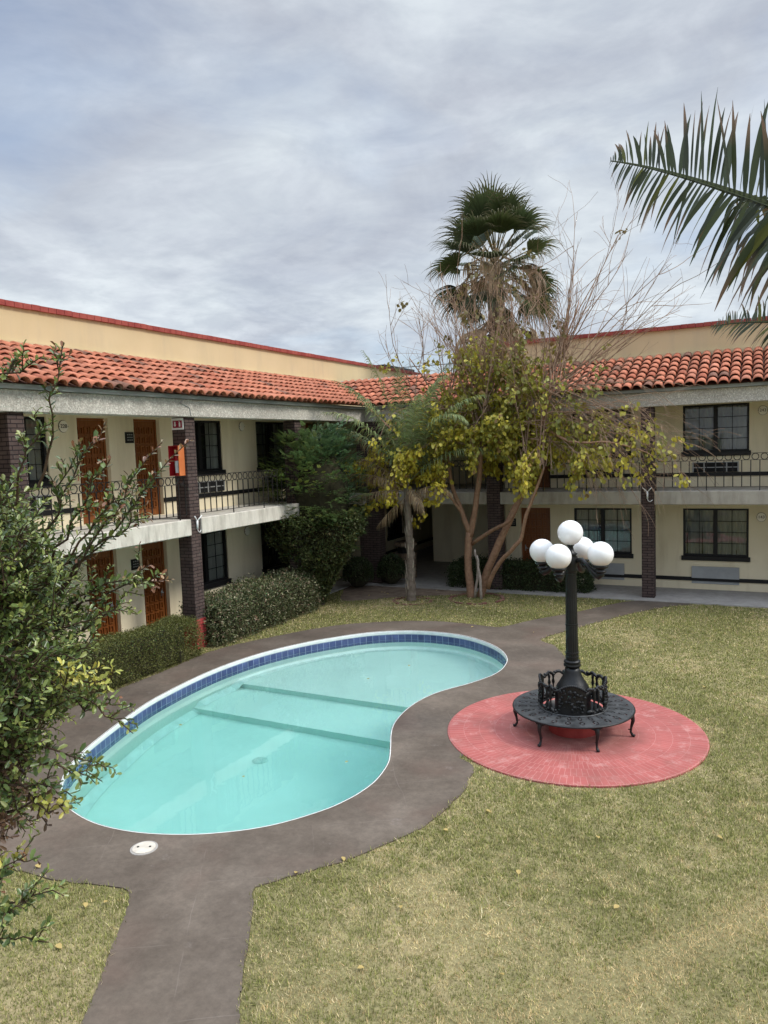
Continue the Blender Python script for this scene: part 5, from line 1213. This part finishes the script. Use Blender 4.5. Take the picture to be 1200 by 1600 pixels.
# ------------------------------------------------ multi-stemmed deciduous tree, half bare, yellowing
def court_tree():
    rng = np.random.default_rng(71); base = np.array([-7.28, 20.15, 0]); t = thing('yellowing_tree', 'multi-stemmed half-bare tree with yellow-green leaves and long bare shoots', 'tree', base)
    mb = MB(); mb.col = (.27, .165, .105); twig = MB(); twigs_ends = []
    yb = 20.2
    def W_(px, py, dy=0.0): return np.array(aty(px, py, yb + dy)) - base
    limbs = {
        'a': ([W_(737, 936), W_(733, 900), W_(731, 870), W_(734, 832)], [.155, .135, .125, .12]),
        'a1': ([W_(734, 835), W_(722, 800), W_(708, 765, .1), W_(700, 715, .2), W_(697, 650, .3)], [.095, .085, .07, .055, .035]),
        'a2': ([W_(735, 838), W_(742, 800), W_(748, 755), W_(752, 700, -.2), W_(760, 640, -.3)], [.105, .10, .09, .07, .045]),
        'a3': ([W_(738, 850), W_(770, 828, -.2), W_(798, 812, -.4), W_(815, 770, -.5), W_(820, 715, -.5)], [.07, .06, .055, .045, .03]),
        'b': ([W_(752, 936, .15), W_(757, 905, .1), W_(775, 860), W_(795, 815), W_(818, 768), W_(828, 735)], [.13, .13, .125, .115, .11, .105]),
        'b1': ([W_(826, 742), W_(822, 700, .1), W_(812, 660, .2), W_(806, 610, .2)], [.075, .065, .05, .035]),
        'b2': ([W_(828, 738), W_(840, 705, -.2), W_(848, 660, -.4), W_(862, 610, -.5)], [.075, .06, .05, .035]),
        'c': ([W_(762, 915, -.1), W_(780, 880, -.3), W_(805, 852, -.5), W_(815, 838, -.5), W_(822, 805, -.6), W_(836, 770, -.6), W_(850, 730, -.7)], [.075, .07, .065, .06, .055, .045, .03]),
        'd': ([W_(742, 932, -.1), W_(747, 890, -.15), W_(742, 858, -.15)], [.045, .04, .03]),
        'e': ([W_(752, 934, -.2), W_(750, 900, -.25), W_(745, 868, -.25)], [.05, .045, .03]),
        'l': ([W_(722, 802), W_(680, 745, -.4), W_(640, 700, -.8), W_(590, 650, -.9), W_(556, 618, -1.0)], [.05, .045, .036, .026, .015]),
        'r': ([W_(848, 665, -.4), W_(890, 690, -.8), W_(940, 690, -1.1), W_(990, 700, -1.2), W_(1040, 722, -1.2)], [.045, .036, .028, .02, .01]),
        'm': ([W_(700, 650, .3), W_(668, 600, .2), W_(640, 560, .1)], [.035, .025, .015]),
        'u': ([W_(812, 660, .2), W_(845, 600, .1), W_(880, 540, 0), W_(905, 470, 0)], [.05, .035, .022, .012]),
    }
    for k, (P, r) in limbs.items():
        # ease the polyline and roughen it
        P = np.array(P); r = [q * .86 for q in r]; Q = [P[0]]; rr = [r[0]]
        for i in range(len(P) - 1):
            for s in (.33, .67, 1.0):
                p0 = P[max(i - 1, 0)]; p1 = P[i]; p2 = P[i + 1]; p3 = P[min(i + 2, len(P) - 1)]
                q = .5 * (2 * p1 + (p2 - p0) * s + (2 * p0 - 5 * p1 + 4 * p2 - p3) * s * s + (3 * p1 - p0 - 3 * p2 + p3) * s ** 3); Q.append(q + rng.normal(0, .012, 3) * (s < 1)); rr.append((r[i] * (1 - s) + r[i + 1] * s) * rng.uniform(.93, 1.07))
        if k in 'abcde' : Q[0] = Q[0] - np.array([0, 0, .08])
        mb.col = (.36, .30, .25) if k in ('d', 'e') else tuple(np.array([.29, .17, .105]) * rng.uniform(.85, 1.15)); mb.tube(Q, rr, 9)
    mb.build('trunk', M['bark'], t, True)
    # shoots: long thin whips from the limb heads
    tips = []                                                        # places for leaves: (point, direction, height)
    def whip(p, d, L, r, lvl, droop=0.0, sub=.9):
        st = 9; P = [np.array(p, float)]; g = unit(np.array(d, float))
        for k in range(st):
            g = unit(g + rng.normal(0, .075, 3) + np.array([0, 0, -droop * k / st])); P.append(P[-1] + g * L / st)
        twig.col = tuple(np.array([.33, .22, .15]) * rng.uniform(.7, 1.2)); twig.tube(P, list(np.linspace(r, max(.0035, r * .3), st + 1)), 5 if r > .012 else 4, False)
        for k in range(2, st + 1): tips.append((P[k], unit(P[k] - P[k - 1]), lvl))
        if lvl > 0:
            for k in range(2, st):
                if rng.random() < sub:
                    whip(P[k], unit(unit(P[k] - P[k - 1]) + rng.normal(0, .5, 3) + np.array([0, 0, .12 - droop])), L * rng.uniform(.28, .55), r * .5, lvl - 1, droop, sub * .55)
    heads = [(W_(760, 640, -.3), .05), (W_(806, 610, .2), .04), (W_(862, 610, -.5), .04), (W_(697, 650, .3), .035), (W_(820, 715, -.5), .03), (W_(850, 730, -.7), .03), (W_(880, 560, 0), .02), (W_(752, 700, -.2), .04)]
    tg = []
    for i in range(92):                                              # upright bare shoots
        px = rng.uniform(700, 900); tg.append((px, rng.uniform(430, 560), rng.uniform(-.6, .9)))
    tg += [(940, 310, 0), (908, 335, .2), (960, 350, .3), (985, 380, 0), (1035, 400, .1), (1070, 430, -.2), (1010, 440, .2), (1085, 475, -.4), (1050, 500, -.5), (890, 380, .2), (930, 420, 0), (970, 470, .1), (1000, 520, -.3), (1075, 540, -.6), (900, 455, .3), (1060, 452, .3), (950, 395, .3)]
    tg += [(592, 485, -.4), (640, 500, -.2), (665, 475, .1), (690, 500, 0), (605, 535, -.6)]
    for (px, py, dy) in tg:
        e = W_(px, py, dy); hs = sorted(heads, key=lambda h: abs(h[0][0] - e[0]) * .6 + rng.uniform(0, .8))[0]
        s = hs[0] + rng.normal(0, .08, 3)
        if px < 690: s = W_(660 + rng.uniform(-20, 30), 610 + rng.uniform(-20, 30), -.1)
        if px > 880 and rng.random() < .7: s = W_(rng.uniform(845, 885), rng.uniform(570, 625), -.1)
        d = e - s; whip(s, d, np.linalg.norm(d), .017 * rng.uniform(.8, 1.3), 2 if rng.random() < .75 else 1, 0, .62)
    for i in range(42):                                              # spreading tangle at the right and left, arching out and down
        s = W_(rng.uniform(815, 870), rng.uniform(590, 690), rng.uniform(-.7, .3)); e = W_(rng.uniform(900, 1065), rng.uniform(590, 760), rng.uniform(-1.5, .2)); d = e - s
        whip(s, d + np.array([0, 0, .5]), np.linalg.norm(d) * 1.05, .013, 2, .16, .6)
    for i in range(26):
        s = W_(rng.uniform(690, 770), rng.uniform(640, 720), rng.uniform(-.6, .2)); e = W_(rng.uniform(560, 690), rng.uniform(620, 790), rng.uniform(-1.4, -.2)); d = e - s
        whip(s, d + np.array([0, 0, .4]), np.linalg.norm(d), .012, 2, .16, .55)
    for i in range(44):
        s = W_(rng.uniform(690, 860), rng.uniform(600, 720), rng.uniform(-.6, .3)); d = rand_dirs(1, rng, .1)[0]; d[1] *= .7
        whip(s, d, rng.uniform(.6, 1.4), .012, 2, .14, .6)
    twig.build('twigs', M['bark'], t, True)
    # leaves hang along the shoots below the bare tops
    P = np.array([a for a, b, c in tips]); D = np.array([b for a, b, c in tips]); v_ = P + base; rel = v_ - np.array(EYE); z = rel @ np.array(fwd); px = 600 + F * (rel @ np.array(cr)) / z; py = 800 - F * (rel @ np.array(cu)) / z
    w = np.interp(v_[:, 2], [2.2, 3.2, 4.8, 5.6, 6.4, 7.4, 9.5], [1.0, 1.6, 1.3, .62, .28, .07, .02])
    w *= np.interp(v_[:, 0], [-11.5, -9.5, -6.2, -4.8, -3.6, -1.8], [1.0, 1.25, 1.25, .62, .24, .10])
    w *= np.where((v_[:, 0] < -8.3) & (v_[:, 2] > 4.3), .22, 1.0) * np.where((v_[:, 0] > -5.0) & (v_[:, 2] > 4.9), .30, 1.0) * np.where((v_[:, 0] > -3.6) & (v_[:, 2] < 3.4), 0.0, 1.0)
    nc = 1850; ci = rng.choice(len(P), nc, p=w / w.sum()); i = np.repeat(ci, 10); i = i[rng.random(len(i)) < .92]; n = len(i)
    cj = {c: rng.normal(0, .20) for c in set(ci.tolist())}; cjit = np.array([cj[q] for q in i.tolist()])
    LP = P[i] + D[i] * rng.uniform(-.16, .16, (n, 1)) + rng.normal(0, .075, (n, 3)); LD = unit(D[i] * .35 + rng.normal(0, .45, (n, 3)) + np.array([0, 0, -.8])); LN = rand_dirs(n, rng, .3)
    yel = np.clip(np.interp(v_[i, 2], [2.3, 3.6, 5.2], [1.0, .68, .32]) + np.interp(v_[i, 0], [-10, -7, -4], [.25, 0, -.2]) + cjit + rng.normal(0, .10, n), 0, 1)[:, None]
    C = np.array([.215, .225, .048]) * (1 - yel) + np.array([.55, .45, .045]) * yel; C *= (1 + rng.normal(0, .2, (n, 1)))
    br = rng.random(n) < .06; C[br] = np.array([.24, .15, .05])
    hi = v_[i, 2] > 7.2; C[hi] = np.array([.17, .14, .05])
    L = rng.uniform(.08, .155, n); V, Q, C = leaf_arrays(LP, LD, LN, L, L * .82, np.clip(C, .01, 1), .12, .55)
    raw_mesh('leaves', V, Q, M['leaf'], t, False, C)
court_tree()

# ------------------------------------------------ glossy shrub close to the viewer at the left edge
def near_shrub():
    rng = np.random.default_rng(81); root = at(-150, 1150, 2.9); base = np.array([root.x, root.y, 0]); t = thing('near_shrub', 'glossy leaved shrub close by at the left edge with arching reddish tips', 'shrub', base)
    twig = MB(); LP, LD, LN, LL, LC = [], [], [], [], []
    dark = [(.075, .118, .034, 4), (.118, .168, .046, 4), (.18, .225, .058, 2.5), (.25, .28, .09, .8)]; fresh = [(.20, .25, .06, 3), (.27, .30, .085, 2)]; red = [(.22, .10, .05, 3), (.28, .17, .085, 2), (.15, .12, .045, 2)]; yel = [(.46, .42, .09, 3), (.33, .34, .07, 3)]; dead = [(.13, .075, .04, 3), (.09, .05, .03, 2)]
    def spray(P, sz, pal, tippal=None, tipfrom=.8, dens=1.0, pairs=None):
        P = np.array(P); L = np.linalg.norm(np.diff(P, axis=0), axis=1); cum = np.concatenate([[0], np.cumsum(L)]); tot = cum[-1]; n = max(3, int(tot / (sz * .31) * dens))
        for k in range(n):
            s = tot * (k + .6) / n; q = np.array([np.interp(s, cum, P[:, j]) for j in range(3)]); i = min(np.searchsorted(cum, s) - 1, len(P) - 2); i = max(i, 0); d = unit(P[i + 1] - P[i])
            a = k * 2.4 + rng.normal(0, .4); u = unit(np.cross(d, [.3, .2, 1.0])); w = np.cross(d, u); o = u * math.cos(a) + w * math.sin(a)
            ld = unit(d * rng.uniform(.5, 1.0) + o * .9 + np.array([0, 0, .18])); pl = tippal if tippal is not None and s / tot > tipfrom else pal
            LP.append(q); LD.append(ld); LN.append(unit(d * .6 - o * .5 + np.array([0, 0, .9]) + rng.normal(0, .3, 3))); LL.append(sz * 1.12 * rng.uniform(.55, 1.15) * (1 - .35 * (s / tot) ** 3)); LC.append(pick(pl, 1, rng)[0])
    def curve(a, b, lift, n=9, jit=.010):
        a, b = np.array(a, float), np.array(b, float); tt = np.linspace(0, 1, n)[:, None]; P = a * (1 - tt) + b * tt + np.array([0, 0, 1]) * (4 * tt * (1 - tt) * lift)
        P[1:-1] += rng.normal(0, jit, (n - 2, 3)); return P
    def branch(a, b, lift, r, sz, pal, tippal=None, twl=.12, ntw=7, dens=1.0, tipfrom=.8, tw0=.35):
        P = curve(a, b, lift); twig.col = (.075, .05, .032) if r > .004 else (.10, .06, .035); twig.tube([tuple(p) for p in P], list(np.linspace(r, r * .3, len(P))), 6, False); spray(P[2:], sz, pal, tippal, tipfrom, dens)
        for k in range(ntw):
            s = rng.uniform(tw0, .92); i = s * (len(P) - 1); i0 = int(i); p = P[i0] * (1 - i + i0) + P[min(i0 + 1, len(P) - 1)] * (i - i0); d = unit(P[-1] - P[0]); o = rng.normal(0, 1, 3); o = unit(o - d * (o @ d))
            e = p + (d * rng.uniform(.5, 1.0) + o * rng.uniform(.4, .9) + np.array([0, 0, .15])) * twl * rng.uniform(.5, 1.2); Q = curve(p, e, .01, 5, .004); twig.tube([tuple(q) for q in Q], [.0022, .002, .0018, .0015, .001], 4, False); spray(Q[1:], sz * .92, pal, tippal, .72, dens)
    A = lambda px, py, d: np.array(at(px, py, d)) - base
    trunk = [(0, 0, -.05), tuple(np.array([.05, .03, 1.6])), tuple(A(-150, 1250, 2.9)), tuple(A(-130, 1050, 2.9))]
    mb = MB(); mb.col = (.13, .10, .08); mb.tube(trunk, [.06, .05, .04, .03], 9); mb.build('stem', M['bark'], t, True)
    # long tips that can be told apart in the silhouette
    T = [((60, 760, 2.5), (97, 541, 2.35), .0, 'r'), ((20, 800, 2.5), (60, 640, 2.4), .01, None), ((-40, 620, 2.4), (75, 562, 2.3), .02, None), ((-60, 740, 2.5), (20, 560, 2.45), .02, None), ((40, 890, 2.6), (165, 660, 2.45), .01, 'r'), ((60, 880, 2.6), (125, 690, 2.5), .01, 'r'), ((80, 880, 2.6), (172, 718, 2.45), .02, 'r'), ((90, 930, 2.6), (254, 690, 2.5), .0, 'r'),
         ((70, 940, 2.65), (296, 688, 2.55), -.01, 'r'), ((60, 990, 2.7), (215, 900, 2.55), .03, None), ((80, 980, 2.7), (268, 905, 2.6), .05, 'r'), ((50, 1010, 2.75), (235, 882, 2.6), .04, 'r'), ((110, 900, 2.6), (230, 800, 2.5), .02, 'r'), ((30, 960, 2.7), (190, 790, 2.55), .0, 'r'), ((40, 1060, 2.7), (222, 930, 2.6), .02, None), ((20, 1010, 2.6), (215, 960, 2.5), .03, None),
         ((60, 1060, 2.6), (150, 1005, 2.5), .02, None), ((60, 1070, 2.5), (208, 1146, 2.35), .02, None), ((20, 1090, 2.5), (180, 1120, 2.4), .03, 'r'), ((20, 1170, 2.45), (166, 1200, 2.3), .02, None), ((0, 1190, 2.4), (160, 1221, 2.3), .03, None), ((10, 1230, 2.4), (120, 1250, 2.3), .03, None), ((10, 1280, 2.4), (116, 1262, 2.3), .03, 'y'), ((-20, 1200, 2.4), (40, 1300, 2.35), .02, None), ((-10, 1260, 2.4), (20, 1310, 2.3), .01, 'd'), ((20, 1220, 2.4), (75, 1290, 2.35), .02, 'd'),
         ((-60, 1420, 2.35), (42, 1335, 2.25), .0, 'r'), ((-60, 1440, 2.35), (100, 1400, 2.2), .02, None), ((-60, 1480, 2.35), (76, 1472, 2.25), .02, None), ((-50, 1390, 2.4), (30, 1345, 2.3), .01, 'y'), ((-60, 1460, 2.3), (40, 1420, 2.2), .01, None),
         ((60, 1080, 2.40), (125, 1062, 2.3), .01, 'y'), ((95, 1075, 2.38), (172, 1065, 2.3), .01, 'y'), ((100, 870, 2.5), (200, 760, 2.4), .0, 'r')]
    for a, b, lf, k in T:
        pal = dark if k != 'y' else yel; tp = {'r': red, 'd': dead, 'y': yel, None: fresh}[k]
        if k == 'd': pal = dead
        branch(A(*a), A(*b), lf, .0048, .031, pal, tp, .075, 6, 1.05, .78)
    # the mass of inner branches
    for i in range(210):
        y0 = rng.uniform(790, 1255); edge = np.interp(y0, [760, 820, 900, 1000, 1080, 1130, 1180, 1250], [0, 40, 130, 160, 140, 70, 45, 25]); x1 = edge * rng.uniform(.05, 1.0) ** .8; d = rng.uniform(2.35, 3.15)
        dd = rng.random(); pal = dark if dd < .93 else dead
        if y0 > 1150 and x1 < 60 and rng.random() < .45: pal = dead
        branch(A(rng.uniform(-170, -40), y0 + rng.uniform(-30, 150), d + rng.uniform(-.1, .25)), A(x1, y0 + rng.uniform(-30, 30), d), rng.uniform(0, .04), .005, .031, pal, fresh if rng.random() < .6 else dark, .13, 9, .95, .85, .3)
    for i in range(40):                                              # out of frame to the left the shrub goes on
        y0 = rng.uniform(800, 1400); branch(A(-150, y0 + 60, 2.9), A(rng.uniform(-330, -80), y0 - 60, rng.uniform(2.5, 3.2)), .05, .005, .032, dark, fresh, .14, 7)
    twig.build('twigs', M['bark'], t, True)
    n = len(LP); LL = np.array(LL); V, Q, C = leaf_arrays(np.array(LP), np.array(LD), np.array(LN), LL, LL * rng.uniform(.36, .48, n), np.array(LC), .20, .72, .06)
    raw_mesh('leaves', V, Q, M['gloss_leaf'], t, False, C); return n
near_shrub()

# ------------------------------------------------ fallen leaves
def fallen(px_list, z, group, label):
    rng = np.random.default_rng(91 + int(z * 100)); first = None
    for (x, y) in px_list:
        s = rng.uniform(.05, .085)
        if first is None:
            V, Q, C = leaf_arrays(np.array([[-.5, 0, .0]]), np.array([[1, 0, .0]]), np.array([[0, 0, 1.]]), 1.0, .8, np.array([[.46, .34, .12]]), .22, .55, -.06)
            first = raw_mesh('fallen_leaf', V, Q, M['leaf'], None, False, C); o = first
        else: o = first.copy(); COL.objects.link(o)
        o.location = (x, y, z); o.scale = (s, s, s); o.rotation_euler = (rng.uniform(-.3, .3) if z > 0 else 0, rng.uniform(-.3, .3) if z > 0 else 0, rng.uniform(0, 6.28)); tag(o, label, 'leaf', group)
fallen([(-8.85, 9.53), (-5.45, 9.28), (-6.63, 14.04), (-7.02, 12.93), (-6.58, 8.29)], ZW + .004, 'leaves floating on the pool', 'small yellowish leaf floating on the turquoise pool water')
rf = np.random.default_rng(92); pts = []
while len(pts) < 46:
    x, y = rf.uniform(-10.5, -1.5), rf.uniform(17.3, 20.8)
    if not in_poly(np.array([x]), np.array([y]), DECK)[0] and rf.random() < math.exp(-((x + 7.5) / 3.2) ** 2): pts.append((x, y))
for cx_, cy_, q_ in ((-8.9, 19.15, 14), (-7.25, 19.7, 10)):
    for _ in range(q_): pts.append((cx_ + rf.normal(0, .28), cy_ + rf.normal(0, .22)))
fallen(pts, .035, 'yellow leaves under the trees', 'yellow fallen leaf on the thin grass under the trees')
fallen([(-5.9, 4.9), (-5.75, 5.02), (-5.62, 4.35), (-3.05, 6.1), (-1.2, 6.9), (-1.9, 5.6), (-2.9, 8.2), (-2.2, 7.1), (-.4, 8.6), (-3.0, 5.2), (-1.1, 5.2), (.9, 8.9), (-2.5, 4.4), (-3.2, 7.6), (.2, 9.9), (-1.6, 8.1), (2.2, 12.5), (.4, 12.2), (.3, 7.4), (-.9, 13.9), (1.2, 10.2)], .045, 'leaves on the near lawn', 'dry curled leaf lying on the near lawn')
fallen([(-3.98, 6.62), (-4.3, 6.2), (-6.95, 5.2), (-4.7, 16.7), (-6.2, 16.75), (-3.9, 16.5)], ZD + .012, 'leaves on the pool deck', 'dry leaf lying on the dark pool deck')
